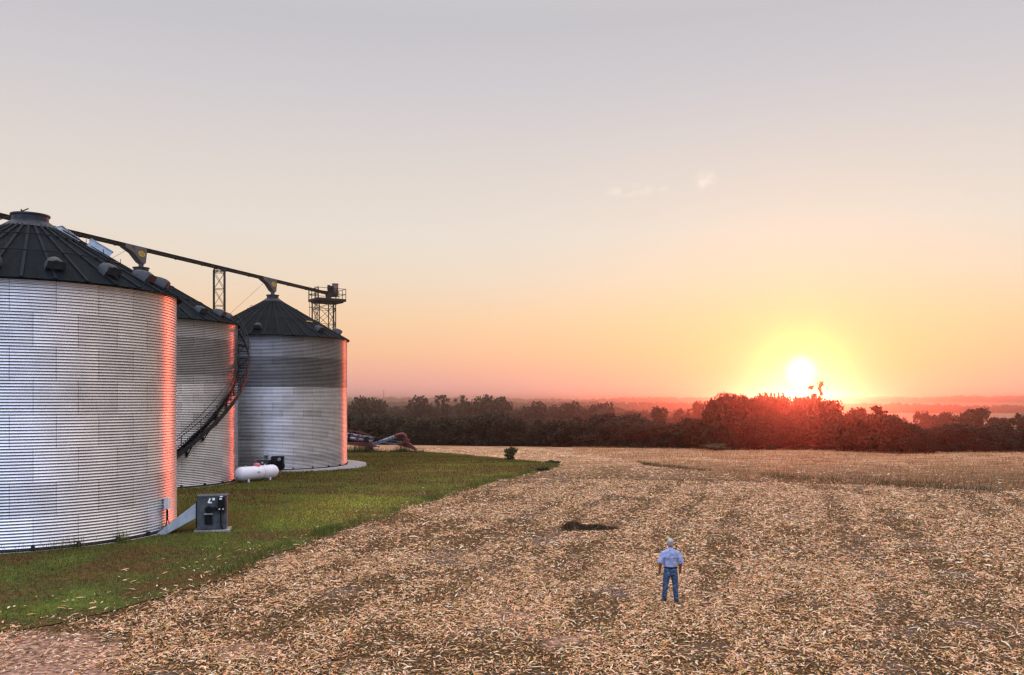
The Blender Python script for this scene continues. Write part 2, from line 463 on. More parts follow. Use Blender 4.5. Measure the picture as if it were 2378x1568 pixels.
def in_poly(x, y, Pn=LP):
    x = np.asarray(x); y = np.asarray(y); ins = np.zeros(x.shape, bool)
    j = len(Pn) - 1
    for i in range(len(Pn)):
        xi, yi = Pn[i]; xj, yj = Pn[j]
        c = ((yi > y) != (yj > y)) & (x < (xj - xi) * (y - yi) / (yj - yi + 1e-12) + xi)
        ins ^= c; j = i
    return ins
gxx, gyy = np.meshgrid(np.arange(-74, 12, 1.0), np.arange(15, 117, 1.0))
msk = in_poly(gxx, gyy)
pts = dense + [Vector((a, c)) for a, c in zip(gxx[msk], gyy[msk])]
nd = len(dense)
res = geometry.delaunay_2d_cdt(pts, [(i, (i + 1) % nd) for i in range(nd)], [list(range(nd))], 1, 1e-4)
lv = [(p.x, p.y, h1(p.x, p.y) + 0.025) for p in res[0]]
lm = bpy.data.meshes.new('lawn'); lm.from_pydata(lv, [], [list(f) for f in res[2]]); lm.polygons.foreach_set('use_smooth', [True] * len(lm.polygons))
m, t, b = new_mat('mown_grass')
n = t.nodes.new; l = t.links.new; tcn = n('ShaderNodeTexCoord')
g1 = tramp(tnoise(0.35, 6), [(0.40, (0.10, 0.045, 0.015)), (0.47, (0.07, 0.06, 0.015)), (0.55, (0.06, 0.09, 0.012)), (0.65, (0.10, 0.15, 0.02))])
g2 = tramp(tnoise(6, 8), [(0.38, (0.008, 0.010, 0.003)), (0.52, (0.05, 0.05, 0.012)), (0.66, (0.16, 0.11, 0.035))])
q = n('ShaderNodeMix'); q.data_type = 'RGBA'; q.inputs[0].default_value = 0.45; l(g1, q.inputs[6]); l(g2, q.inputs[7])
l(q.outputs[2], b.inputs['Base Color']); b.inputs['Roughness'].default_value = 0.95; b.inputs['Specular IOR Level'].default_value = 0.1
bp = n('ShaderNodeBump'); bp.inputs['Strength'].default_value = 0.8; bp.inputs['Distance'].default_value = 0.05
l(tnoise(12, 5), bp.inputs['Height']); l(bp.outputs[0], b.inputs['Normal'])
tag(link('lawn', lm, m), 'mown green lawn around the grain bins', kind='structure')

# ------------------------------------------------------------------ grain bins
BIN1 = Vector((-19.8, 35.4, 0.36)); BIN2 = Vector((-25.8, 59.9, 0.05)); BIN3 = Vector((-20.98, 75.5, 0.05))

def vent_mesh(parent):
    # a stubby hooded roof vent: half-round hood over an open mouth, local +x down-slope
    mb = MB(); n_ = 9
    prof = [(-0.42, 0.10, 0.16), (-0.30, 0.20, 0.24), (-0.05, 0.27, 0.32), (0.22, 0.29, 0.36), (0.40, 0.29, 0.34)]
    vs = []
    for x, hw, hh in prof:
        for k in range(n_):
            a = math.pi * k / (n_ - 1)
            vs.append((x, hw * math.cos(a), hh * math.sin(a)))
    fs = [(i * n_ + k, i * n_ + k + 1, (i + 1) * n_ + k + 1, (i + 1) * n_ + k) for i in range(len(prof) - 1) for k in range(n_ - 1)]
    mb.add(vs, fs, True)
    mb.box((0.43, 0, 0.20), (0.012, 0.50, 0.24))
    return mb

def make_bin(loc, Rb, H, rise, label, capr, rows, nring, seed, dark=None, vent_deg=(), nrib=34, pad=(0.12, 0.16, (0, 0))):
    root = thing('grain_bin', loc, label, 'grain bin', 'corrugated steel grain bins beside the lawn')
    # corrugated wall, true geometry
    seg = 128; per = 8; amp = 0.0175 * (H / rows) / 0.1
    nzr = rows * per + 1
    th = np.arange(seg) * 2 * math.pi / seg
    zz = np.linspace(0, H, nzr); rr = Rb + amp * np.cos(np.arange(nzr) * 2 * math.pi / per)
    V = np.stack([rr[:, None] * np.cos(th), rr[:, None] * np.sin(th), np.repeat(zz[:, None], seg, 1)], -1).reshape(-1, 3)
    i, j = np.meshgrid(np.arange(nzr - 1), np.arange(seg), indexing='ij'); j2 = (j + 1) % seg
    F = np.stack([i * seg + j, i * seg + j2, (i + 1) * seg + j2, (i + 1) * seg + j], -1).reshape(-1, 4)
    me = bpy.data.meshes.new('wall'); me.from_pydata(V.tolist(), [], F.tolist()); me.polygons.foreach_set('use_smooth', [True] * len(F))
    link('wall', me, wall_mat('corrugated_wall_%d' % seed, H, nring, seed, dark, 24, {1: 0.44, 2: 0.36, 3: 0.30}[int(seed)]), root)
    # base ring angle, anchor brackets
    mb = MB(); mb.lathe([(Rb + 0.015, 0.0), (Rb + 0.05, 0.0), (Rb + 0.05, 0.07), (Rb + 0.015, 0.075)], 96)
    for k in range(24):
        a = 2 * math.pi * k / 24
        mb.box(((Rb + 0.07) * math.cos(a), (Rb + 0.07) * math.sin(a), 0.09), (0.10, 0.12, 0.16), Matrix.Rotation(a, 3, 'Z'))
    mb.build('base_ring', M['galv_dark'], root)
    # roof: flat panels between raised ribs, scalloped drip edge
    mb = MB(); ro = Rb + 0.22; zo = H - 0.02; n2 = nrib * 4
    sl = rise / Rb
    def rz_(r): return H + 0.06 + (Rb - r) * sl
    rings = [ro, Rb * 0.7, Rb * 0.62, Rb * 0.36, Rb * 0.345, capr + 0.15]
    vs = []
    for ri, r in enumerate(rings):
        for k in range(n2):
            a = 2 * math.pi * k / n2
            z = rz_(r) + (0.012 if ri in (2, 4) else 0)
            rk = r - (0.05 if ri == 0 and k % 4 == 2 else 0)
            vs.append((rk * math.cos(a), rk * math.sin(a), z - (0.03 if ri == 0 and k % 4 == 2 else 0)))
    fs = [(i * n2 + k, i * n2 + (k + 1) % n2, (i + 1) * n2 + (k + 1) % n2, (i + 1) * n2 + k) for i in range(len(rings) - 1) for k in range(n2)]
    mb.add(vs, fs)
    mb.lathe([(Rb - 0.02, H + 0.02), (ro, H - 0.09), (ro + 0.004, H - 0.05)], n2)
    roof = mb.build('roof', M['roof'], root)
    mb = MB()
    for k in range(nrib):
        a = 2 * math.pi * (k + 0.0) / nrib
        mb.bar((ro * math.cos(a), ro * math.sin(a), rz_(ro) + 0.03), ((capr + 0.1) * math.cos(a), (capr + 0.1) * math.sin(a), rz_(capr + 0.1) + 0.03), 0.10, 0.09)
    mb.build('rib', M['roof_rib'], roof)
    mb = MB()
    for fr_ in (0.60, 0.28):
        r = capr + (Rb - capr) * fr_
        mb.tube([(r * math.cos(2 * math.pi * k / 48), r * math.sin(2 * math.pi * k / 48), rz_(r) + 0.10) for k in range(49)], 0.018, 6)
    mb.build('ring_cable', M['black'], roof)
    # peak collar and fill cap
    mb = MB(); zc = rz_(capr)
    n3 = 40; vs = []
    for r, z in ((capr + 0.42, rz_(capr + 0.42) + 0.05), (capr + 0.24, rz_(capr + 0.24) + 0.12), (capr, zc + 0.16), (capr, zc + 0.34), (capr + 0.06, zc + 0.36), (capr + 0.06, zc + 0.42), (0.02, zc + 0.50)):
        for k in range(n3 * 2):
            a = math.pi * k / n3
            rk = r + (0.07 if k % 2 == 0 and r > capr + 0.4 else 0)
            vs.append((rk * math.cos(a), rk * math.sin(a), z))
    fs = [(i * n3 * 2 + k, i * n3 * 2 + (k + 1) % (n3 * 2), (i + 1) * n3 * 2 + (k + 1) % (n3 * 2), (i + 1) * n3 * 2 + k) for i in range(6) for k in range(n3 * 2)]
    mb.add(vs, fs); mb.build('peak_cap', M['vent'], roof)
    # vents
    toc = math.atan2(-loc[1], -loc[0])
    v0 = None
    tilt = math.atan(sl)
    for d in vent_deg:
        a = toc + R(d); r = Rb * 0.86
        if v0 is None: v0 = vent_mesh(roof).build('roof_vent', M['vent'], roof); v = v0
        else:
            v = v0.copy(); COL.objects.link(v); v.parent = roof
        v.rotation_euler = Matrix.Rotation(a, 3, 'Z').to_4x4().to_euler() if False else (Matrix.Rotation(a, 4, 'Z') @ Matrix.Rotation(tilt, 4, 'Y')).to_euler()
        v.scale = (0.95, 1.2, 1.25)
        v.location = (r * math.cos(a), r * math.sin(a), rz_(r) + 0.02)
    mb = MB(); pr = Rb + pad[0]
    mb.lathe([(pr + 0.02, -0.6), (pr, -0.0), (Rb - 0.3, 0.004)], 72, (pad[2][0], pad[2][1], 0)) if pad[2] == (0, 0) else mb.lathe([(pr + 0.02, -0.6), (pr, 0.02), (0.1, 0.022)], 72, (pad[2][0], pad[2][1], 0))
    mb.build('foundation', M['concrete'], root)
    return root, roof, rz_, toc

b1, roof1, rz1, toc1 = make_bin(BIN1, 5.6, 9.71, 3.15, 'nearest grain bin, cut off by the left edge, no spout on its dark cap', 0.68, 88, 8, 1.0, None,
    (-60, -38, -14, 9, 32, 54, 76, 98, 125, 160, 195, 230), 34)
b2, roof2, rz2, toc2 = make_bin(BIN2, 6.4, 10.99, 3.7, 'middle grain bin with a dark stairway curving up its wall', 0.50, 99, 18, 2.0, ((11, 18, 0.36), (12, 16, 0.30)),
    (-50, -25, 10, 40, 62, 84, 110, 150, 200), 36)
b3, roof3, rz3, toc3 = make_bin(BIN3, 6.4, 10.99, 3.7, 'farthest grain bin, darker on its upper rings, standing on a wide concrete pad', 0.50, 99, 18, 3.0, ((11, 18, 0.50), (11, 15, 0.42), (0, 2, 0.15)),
    (-40, -12, 42, 76, 110, 150, 200), 36, (1.0, 0.16, (0.62, 0.5)))

# roof hatches and ladder on bin 1 (right flank of the roof)
def on_roof(Rb, rzf, toc, deg, r, up=0.0):
    a = toc + R(deg); return Vector((r * math.cos(a), r * math.sin(a), rzf(r) + up)), a
for nm, deg, r, sz in (('roof_hatch', 119, 1.5, (0.85, 0.5, 0.30)), ('roof_hatch', 94, 2.55, (0.95, 0.5, 0.42))):
    p, a = on_roof(5.6, rz1, toc1, deg, r, 0.25)
    rot = Matrix.Rotation(a, 3, 'Z') @ Matrix.Rotation(math.atan(3.15 / 5.6), 3, 'Y')
    mb = MB(); mb.box(p, sz, rot); mb.box(p + rot @ Vector((0, 0, sz[2] / 2 + 0.02)), (sz[0] + 0.06, sz[1] + 0.06, 0.03), rot)
    mb.build(nm, M['vent_light'], roof1)
mb = MB()
for deg in (88, 92.5):
    p, a = on_roof(5.6, rz1, toc1, deg, 1.2, 0.2); q2, a = on_roof(5.6, rz1, toc1, deg, 5.4, 0.2); mb.bar(p, q2, 0.035)
for k in range(18):
    r = 1.4 + k * 0.22
    p, a = on_roof(5.6, rz1, toc1, 88, r, 0.22); q2, a = on_roof(5.6, rz1, toc1, 92.5, r, 0.22); mb.bar(p, q2, 0.025)
    if k % 3 == 0: mb.bar(p, p + Vector((0, 0, 0.16)), 0.02)
mb.build('roof_ladder', M['galv_dark'], roof1)
mb = MB()
a0, _ = on_roof(5.6, rz1, toc1, 200, 0.95, 0.1)
mb.bar(a0, a0 + Vector((0, 0, 0.85)), 0.045); mb.bar(a0 + Vector((0, 0, 0.8)) + Vector((0.25, 0.1, 0.1)), a0 + Vector((-1.3, -0.5, 0.05)), 0.04)
mb.build('cap_handrail', M['galv_dark'], roof1)
for roofx, rzf, tocx, lst in ((roof3, rz3, toc3, ((-44, 4.9), (46, 4.2))), (roof2, rz2, toc2, ((20, 4.6),))):
    for deg, r in lst:
        p, a = on_roof(6.4, rzf, tocx, deg, r, 0.06)
        rot = Matrix.Rotation(a, 3, 'Z') @ Matrix.Rotation(math.atan(3.7 / 6.4), 3, 'Y')
        MB().box(p, (0.10, 0.7, 0.05), rot).build('snow_guard', M['yellow'], roofx)
mb = MB(); p, a = on_roof(6.4, rz3, toc3, -120, 2.2, 0.0)
mb.tube([p, p + Vector((0, 0, 0.5)), p + Vector((0.08, 0, 0.58)), p + Vector((0.22, 0, 0.56))], 0.05, 8); mb.build('vent_pipe', M['galv'], roof3)

# ------------------------------------------------------------------ spiral stairway on bin 2
def helix_pt(Rr, phi, dz=0.0):
    a = toc2 + R(phi); return Vector((Rr * math.cos(a), Rr * math.sin(a), 2.22 + 0.0942 * (phi - 18) + dz))
stair = thing('stairway', BIN2, 'dark steel stairway with handrail curving around the middle grain bin', 'stairway')
ph = [x for x in np.arange(-4, 112.1, 2.0)]
for Rr, nm in ((7.18, 'outer_stringer'), (6.52, 'inner_stringer')):
    mb = MB()
    for a_, b_ in zip(ph[:-1], ph[1:]): mb.bar(helix_pt(Rr, a_), helix_pt(Rr, b_ + 0.15), 0.05, 0.26)
    mb.build(nm, M['galv_dark'] if Rr > 7 else M['black'], stair)
mb = MB()
for a_ in np.arange(-3, 112, 1.9):
    p, q2 = helix_pt(6.55, a_, 0.02), helix_pt(7.15, a_, 0.02)
    mb.bar(p, q2, 0.26, 0.035)
mb.build('treads', M['black'], stair)['kind'] = 'stuff'
mb = MB()
for dz in (1.05, 0.55):
    mb.tube([helix_pt(7.2, a_, dz) for a_ in ph], 0.024, 6)
mb.tube([helix_pt(6.55, a_, 1.05) for a_ in ph], 0.018, 6)
mb.build('handrail', M['galv_dark'], stair)
for a_ in np.arange(-2, 112, 10.5):
    MB().bar(helix_pt(7.2, a_, -0.12), helix_pt(7.2, a_, 1.06), 0.045).build('post', M['galv_dark'], stair)
for a_ in np.arange(4, 112, 10.5):
    mb = MB(); mb.bar(helix_pt(6.44, a_, -0.9), helix_pt(6.44, a_, -0.1), 0.13, 0.06)
    mb.bar(helix_pt(6.44, a_, -0.85), helix_pt(7.15, a_, -0.12), 0.05); mb.bar(helix_pt(6.44, a_, -0.14), helix_pt(7.18, a_, -0.14), 0.05)
    mb.build('bracket', M['black'], stair)

# ------------------------------------------------------------------ overhead conveyor
U = (BIN3 - BIN2); U.z = 0; LEN = U.length; U.normalize(); SIDE = Vector((U.y, -U.x, 0))
CZ = 16.22
def cpt(s, side=0.0, z=0.0): return Vector((BIN2.x, BIN2.y, 0)) + U * s + SIDE * side + Vector((0, 0, z))
conv = thing('overhead_conveyor', cpt(0, 0, 0), 'long dark overhead conveyor running above the grain bins to the tower', 'conveyor')
def loc(v): return v - cpt(0)
SE = 1.60 * LEN
mb = MB(); S0 = -46
mb.bar(loc(cpt(S0, 0, CZ)), loc(cpt(SE, 0, CZ)), 0.28, 0.17)
mb.build('trough', M['galv_dark'], conv)
mb = MB()
for sd_ in (-0.19, 0.19):
    mb.bar(loc(cpt(S0, sd_, CZ + 0.09)), loc(cpt(SE, sd_, CZ + 0.09)), 0.07, 0.05)
    mb.bar(loc(cpt(S0, sd_, CZ - 0.08)), loc(cpt(SE, sd_, CZ - 0.08)), 0.06, 0.04)
s_ = S0 + 1
while s_ < SE:
    mb.bar(loc(cpt(s_, -0.22, CZ - 0.02)), loc(cpt(s_, 0.22, CZ - 0.02)), 0.06, 0.24); s_ += 3.05
mb.build('trough_flange', M['black'], conv)
def text_mesh(txt, size):
    cu = bpy.data.curves.new('txt', 'FONT'); cu.body = txt; cu.size = size; cu.align_x = 'CENTER'; cu.align_y = 'CENTER'; cu.extrude = 0.002
    o = bpy.data.objects.new('txt', cu); COL.objects.link(o)
    bpy.context.view_layer.update()
    me = bpy.data.meshes.new_from_object(o.evaluated_get(bpy.context.evaluated_depsgraph_get()))
    bpy.data.objects.remove(o); bpy.data.curves.remove(cu); return me
for sB in (0.0, LEN):
    fr = lambda a, z, h: loc(cpt(sB + a, h, z))
    mb = MB(); mb.prism([(-1.75, CZ + 0.10), (0.30, CZ + 0.10), (0.30, CZ - 0.30), (0.20, CZ - 0.98), (-0.22, CZ - 0.98), (-0.95, CZ - 0.42), (-1.75, CZ - 0.14)], -0.24, 0.24, fr)
    hop = mb.build('spout_hopper', M['vent'] if False else M['galv'], conv)
    hop.data.materials[0] = M['hopper'] if 'hopper' in M else M.setdefault('hopper', mat('dull_zinc_hopper', (0.09, 0.085, 0.09), 0.7, 0.2, 0.2, 4))
    base_c = loc(cpt(sB, 0, 0))
    mb = MB(); mb.tube([base_c + Vector((0, 0, CZ - 0.95)), base_c + Vector((0, 0, CZ - 1.28))], 0.17, 14)
    mb.tube([base_c + Vector((0, 0, CZ - 1.0)), base_c + Vector((0, 0, CZ - 1.04))], 0.24, 14); mb.tube([base_c + Vector((0, 0, CZ - 1.26)), base_c + Vector((0, 0, CZ - 1.30))], 0.22, 14)
    mb.tube([base_c + Vector((0, 0, CZ - 1.28)), base_c + Vector((0, 0, 14.62))], 0.135, 14)
    mb.build('spout', M['hopper'], conv)
    # oval badge with letters on the side facing the field
    rot = Matrix((U, Vector((0, 0, 1)), SIDE)).transposed()
    c = loc(cpt(sB - 0.22, 0.245, CZ - 0.38)); tiltm = rot @ Matrix.Rotation(R(-4), 3, 'Z')
    mb = MB(); mb.add([c + tiltm @ Vector((0.38 * math.cos(a), 0.23 * math.sin(a), 0.002)) for a in np.linspace(0, 2 * math.pi, 28, endpoint=False)], [tuple(range(28))])
    mb.build('badge_rim', M['decal_black'], hop)
    mb = MB(); mb.add([c + tiltm @ Vector((0.345 * math.cos(a), 0.20 * math.sin(a), 0.006)) for a in np.linspace(0, 2 * math.pi, 28, endpoint=False)], [tuple(range(28))])
    mb.build('badge', M['yellow'], hop)
    tm = text_mesh('GSI', 0.30); tm.transform(Matrix.Translation(c + tiltm @ Vector((0, 0, 0.010))) @ tiltm.to_4x4())
    link('badge_lettering', tm, M['decal_black'], hop)
    mb = MB()
    c2 = loc(cpt(sB - 1.0, 0.245, CZ - 0.10))
    mb.tube([c2 + tiltm @ Vector((0.13 * math.cos(a), 0.13 * math.sin(a), 0.0)) for a in np.linspace(-0.7, 3.9, 12)], 0.018, 5)
    mb.build('pull_handle', M['black'], hop)

def lattice(root, name, cx, cy, hw, z0, z1, step, mt, leg=0.09, br=0.045, rz=0.0):
    rot = Matrix.Rotation(rz, 3, 'Z')
    C4 = [rot @ Vector((sx * hw, sy * hw, 0)) + Vector((cx, cy, 0)) for sx, sy in ((-1, -1), (1, -1), (1, 1), (-1, 1))]
    for c in C4: MB().bar(c + Vector((0, 0, z0)), c + Vector((0, 0, z1)), leg).build('leg', mt, root)
    mb = MB(); z = z0
    while z < z1 - 0.2:
        zt = min(z + step, z1)
        for i in range(4):
            a, b_ = C4[i], C4[(i + 1) % 4]
            mb.bar(a + Vector((0, 0, zt)), b_ + Vector((0, 0, zt)), br * 1.2)
            mb.bar(a + Vector((0, 0, z)), b_ + Vector((0, 0, zt)), br); mb.bar(b_ + Vector((0, 0, z)), a + Vector((0, 0, zt)), br)
        z = zt
    mb.build('cross_bracing', mt, root)

# lattice support between the middle and far bin
sp_ = cpt(0.537 * LEN)
tw = thing('support_tower', (sp_.x, sp_.y, 0), 'narrow cross braced lattice tower holding the conveyor between the middle and far bins', 'tower')
lattice(tw, 'leg', 0, 0, 0.40, 0, CZ - 0.16, 1.32, M['galv_dark'], 0.10, 0.032, math.atan2(-sp_.x, sp_.y) + 0.06)
MB().box((0, 0, 0.05), (1.4, 1.4, 0.2)).build('foundation', M['concrete'], tw)

# head tower with platform
hp = cpt(1.585 * LEN)
hx, hy = hp.x, hp.y
PZ = 15.45
ht = thing('elevator_tower', (hx, hy, h1(hx, hy)), 'lattice elevator tower with a railed platform rising behind the farthest grain bin', 'tower', None, 0.62)
gz0 = h1(hx, hy)
o_ = Vector((0, 0, -gz0))
lattice(ht, 'leg', -0.2, 0.3, 0.85, 0, PZ - gz0 - 0.1, 1.5, M['galv_dark'], 0.075, 0.035, 0.0)
pf = MB(); pf.box((0.0, 0, PZ - gz0), (2.9, 2.5, 0.14)); pf.box((0, 0, PZ - gz0 - 0.14), (2.5, 2.1, 0.12))
platform = pf.build('platform', M['galv_dark'], ht)
mb = MB(); zt = PZ - gz0
cr_ = [(-1.42, -1.22), (1.42, -1.22), (1.42, 1.22), (-1.42, 1.22)]
for i in range(4):
    a, b_ = cr_[i], cr_[(i + 1) % 4]
    for hh in (0.12, 0.62, 1.15): mb.bar((*a, zt + hh), (*b_, zt + hh), 0.045 if hh > 0.2 else 0.10)
    for k in range(3):
        f = k / 3; x = a[0] + (b_[0] - a[0]) * f; y = a[1] + (b_[1] - a[1]) * f
        mb.bar((x, y, zt), (x, y, zt + 1.15), 0.05)
mb.build('guard_rail', M['galv_dark'], ht)
mb = MB()
for x, y in ((-1.35, -0.9), (-1.35, -0.45)): mb.bar((x, y, 0.3), (x, y, zt + 1.3), 0.05)
for k in range(44): mb.bar((-1.35, -0.9, 0.5 + k * 0.36), (-1.35, -0.45, 0.5 + k * 0.36), 0.03)
for z in np.arange(2.5, zt + 1.3, 1.25):
    mb.tube([(-1.35 - 0.38 + 0.38 * math.cos(a), -0.67 + 0.38 * math.sin(a), z) for a in np.linspace(0.4, 5.9, 12)], 0.022, 5)
for a in (1.6, 3.14, 4.7): mb.bar((-1.73 + 0.38 * math.cos(a), -0.67 + 0.38 * math.sin(a), 2.5), (-1.73 + 0.38 * math.cos(a), -0.67 + 0.38 * math.sin(a), zt + 1.2), 0.03)
mb.build('caged_ladder', M['galv_dark'], ht)
mb = MB(); mb.bar((0.62, -0.1, 0), (0.62, -0.1, zt), 0.13, 0.13, (0, 1, 0)); mb.bar((0.1, -0.1, 0), (0.1, -0.1, zt), 0.08, 0.08, (0, 1, 0))
mb.build('elevator_leg', M['rust'], ht)
mb = MB(); mb.tube([(0.80, -0.1, zt + 0.62), (0.80, -0.1, zt + 1.72)], 0.30, 16)
mb.tube([(0.80, -0.1, zt + 1.72), (0.80, -0.1, zt + 1.76)], 0.34, 16); mb.build('drum_housing', M['rust'], ht)
mb = MB(); mb.tube([(0.05, -0.1, zt + 1.30), (0.55, -0.1, zt + 1.30)], 0.24, 14); mb.box((0.3, -0.1, zt + 0.95), (0.5, 0.34, 0.5)); mb.box((0.12, -0.1, zt + 1.5), (0.22, 0.2, 0.16))
mb.build('motor', M['black'], ht)
fr = lambda a, z, h: Vector((a, h, z))
mb = MB(); mb.prism([(-0.15, zt + 0.75), (1.05, zt + 0.62), (0.95, zt + 0.50), (0.35, zt + 0.40), (0.18, zt + 0.12), (0.0, zt + 0.12)], -0.3, 0.2, fr); mb.build('discharge_hopper', M['galv_dark'], ht)
MB().box((0, 0, 0.03), (2.6, 2.6, 0.3)).build('foundation', M['concrete'], ht)

# guy wires from the conveyor to the roofs
for q_, (pa, pb) in enumerate(((cpt(LEN - 1.2, 0, CZ - 0.3), cpt(0.50 * LEN, 0.3, 11.6)), (cpt(-1.4, 0, CZ - 0.3), cpt(-9.5, 1.0, 11.7)))):
    mb = MB(); mb.tube([pa - Vector((pa.x, pa.y, 0)), pb - Vector((pa.x, pa.y, 0))], 0.012, 4)
    o = mb.build('guy_wire', M['galv_dark'])
    o.location = (pa.x, pa.y, 0)
    tag(o, ('thin guy wire slanting from the far spout down towards the middle bin roof', 'thin guy wire slanting from the spout above the middle bin')[q_], 'wire')

# ------------------------------------------------------------------ heater / fan unit by bin 1
def P2(px, py, Y): return P(px, py, Y)
Yh = 35.4
hb = P(492, 1232, Yh); gzh = h1(hb.x, hb.y)
fan = thing('bin_heater', (hb.x, hb.y, gzh), 'grey bin heater cabinet on a slab with a silver duct into the nearest bin', 'heater', None, R(14))
mb = MB(); mb.box((0, 0.36, 0.80), (1.16, 0.72, 1.34)); mb.box((0, 0.36, 1.485), (1.20, 0.77, 0.03)); mb.box((-0.16, -0.03, 0.80), (0.02, 0.02, 1.36)); mb.box((0.22, -0.03, 0.80), (0.02, 0.02, 1.36))
cab = mb.build('cabinet', M['grey_paint'], fan)
mb = MB(); mb.box((0.38, -0.11, 1.16), (0.28, 0.16, 0.55)); ebx = mb.build('control_box', M['black'], fan)
for c_, s_ in (((0.36, -0.196, 1.38), (0.10, 0.008, 0.055)), ((0.31, -0.196, 0.96), (0.055, 0.008, 0.035)), ((0.45, -0.196, 0.96), (0.055, 0.008, 0.035))): MB().box(c_, s_).build('indicator_label', M['white_mark'], ebx)
MB().box((-0.10, -0.035, 1.30), (0.06, 0.012, 0.20), Matrix.Rotation(0.4, 3, 'Y')).box((-0.06, -0.036, 1.22), (0.13, 0.012, 0.05)).build('warning_sticker', M['white_mark'], cab)
for c_, s_ in (((0.07, -0.035, 1.36), (0.10, 0.012, 0.10)), ((0.37, -0.035, 1.455), (0.12, 0.012, 0.05))): MB().box(c_, s_).build('warning_sticker', M['white_mark'], cab)
mb = MB(); mb.tube([(-0.12, -0.02, 0.95), (-0.12, -0.28, 0.95)], 0.13, 14); mb.tube([(0.05, -0.06, 1.0), (0.28, -0.10, 0.95), (0.36, -0.12, 0.8), (0.36, -0.1, 0.3), (0.44, -0.1, 0.12)], 0.03, 6); mb.box((0.06, -0.1, 0.97), (0.2, 0.14, 0.12)); mb.build('burner_valve', M['black'], fan)
mb = MB(); mb.box((-0.13, -0.035, 0.52), (0.30, 0.02, 0.40)); mb.build('louvre_opening', M['black'], cab)
MB().box((-0.13, -0.06, 0.76), (0.34, 0.07, 0.05)).build('hood', M['galv'], cab)
MB().box((0.02, 0.34, 0.03), (1.40, 1.05, 0.13)).build('slab', M['concrete'], fan)
# tapering duct to the bin wall
inv = fan.matrix_basis.inverted() if False else Matrix.Translation((hb.x, hb.y, gzh)) @ Matrix.Rotation(R(14), 4, 'Z')
inv = inv.inverted()
tgt = inv @ Vector((BIN1.x + 5.55 * math.cos(R(-8)), BIN1.y + 5.55 * math.sin(R(-8)), 0.55))
a8 = [(-0.62, 0.05, 0.60), (-0.62, 0.68, 0.60), (-0.62, 0.68, 1.20), (-0.62, 0.05, 1.20)]
d_ = Vector((0, 0.55, 0))
b8 = [tgt + Vector((0, -0.45, -0.42)), tgt + Vector((0, 0.55, -0.42)), tgt + Vector((0, 0.55, -0.22)), tgt + Vector((0, -0.45, -0.22))]
mb = MB(); mb.add([Vector(p) for p in a8] + b8, [(0, 1, 2, 3), (7, 6, 5, 4), (0, 4, 5, 1), (1, 5, 6, 2), (2, 6, 7, 3), (3, 7, 4, 0)]); mb.build('transition_duct', M['vent_light'], fan)
MB().box((-0.60, 0.365, 0.72), (0.06, 0.66, 1.10)).build('duct_flange', M['black'], fan)
# electric box on bin 1 wall
def on_wall(B, Rr, px, py):
    toc = math.atan2(-B.y, -B.x)
    best = min((abs(1189 + 2000 * (B.x + Rr * math.cos(toc + R(d))) / (B.y + Rr * math.sin(toc + R(d))) - px), d) for d in np.arange(-75, 75, 0.25))
    a = toc + R(best[1]); x = B.x + Rr * math.cos(a); y = B.y + Rr * math.sin(a)
    return Vector((x, y, CAM_Z - (py - 930) / 2000 * y)), a
p, an = on_wall(BIN1, 5.70, 388, 1169)
eb = thing('electric_box', (p.x, p.y, p.z), 'small pale grey electric box mounted low on the nearest bin wall', 'electric box', None, an)
mb = MB(); mb.box((0, 0, 0), (0.16, 0.30, 0.44)); mb.box((0.088, 0, 0), (0.02, 0.33, 0.47)); mb.build('enclosure', M['white_box'], eb)
mb = MB(); mb.tube([(0, 0.05, -0.2), (0, 0.06, -0.7), (0.1, 0.25, -1.1), (0.25, 0.6, -1.25)], 0.022, 6); mb.tube([(0, -0.05, -0.2), (0.0, -0.05, -1.2)], 0.022, 6); mb.build('conduit', M['black'], eb)

# ------------------------------------------------------------------ units at bin 3
Yu = 67.2
q = P(610, 1085, Yu)
u2 = thing('burner_cabinet', (q.x, q.y, h1(q.x, q.y)), 'grey burner cabinet behind the white tank at the foot of the farthest bin', 'heater')
gq = 0.0
mb = MB(); mb.box((0, 0.3, 0.70), (0.95, 0.6, 0.80)); mb.box((-0.30, -0.01, 0.85), (0.03, 0.03, 0.5)); bc = mb.build('cabinet', M['grey_paint'], u2)
MB().box((-0.03, -0.012, 0.90), (0.14, 0.01, 0.12)).build('warning_sticker', M['white_mark'], bc)
mb = MB(); mb.box((0.62, 0.2, 0.60), (0.36, 0.5, 0.62)); mb.build('valve_box', M['black'], u2)
mb = MB(); mb.lathe([(0.15, 0.55), (0.10, 0.62), (0.02, 0.80)], 10, (0.62, -0.07, 0)); mb.build('regulator', M['galv'], u2)
q = P(640, 1088, Yu + 0.2)
u3 = thing('aeration_fan', (q.x, q.y, h1(q.x, q.y)), 'dark aeration fan housing with round black intake right of the burner cabinet', 'fan')
mb = MB(); mb.box((0.05, 0.4, 0.85), (0.85, 0.8, 1.0)); mb.build('housing', M['galv_dark'], u3)
mb = MB(); mb.tube([(0.35, -0.32, 0.65), (0.35, 0.1, 0.65)], 0.36, 20); mb.box((0.42, -0.05, 1.15), (0.36, 0.3, 0.36)); mb.build('intake_drum', M['black'], u3)
mb = MB(); mb.tube([(0.36, -0.36, 1.16), (0.36, -0.2, 1.16)], 0.13, 12); mb.box((0.42, -0.215, 0.92), (0.2, 0.02, 0.05)); mb.build('intake_motor', M['galv'], u3)
MB().box((0.4, -0.1, 0.16), (0.12, 0.12, 0.34)).build('leg', M['galv'], u3)
MB().box((-0.3, 0.5, 0.16), (0.12, 0.12, 0.34)).build('leg', M['galv'], u3)
q, an2 = on_wall(BIN3, 6.49, 618, 1052)
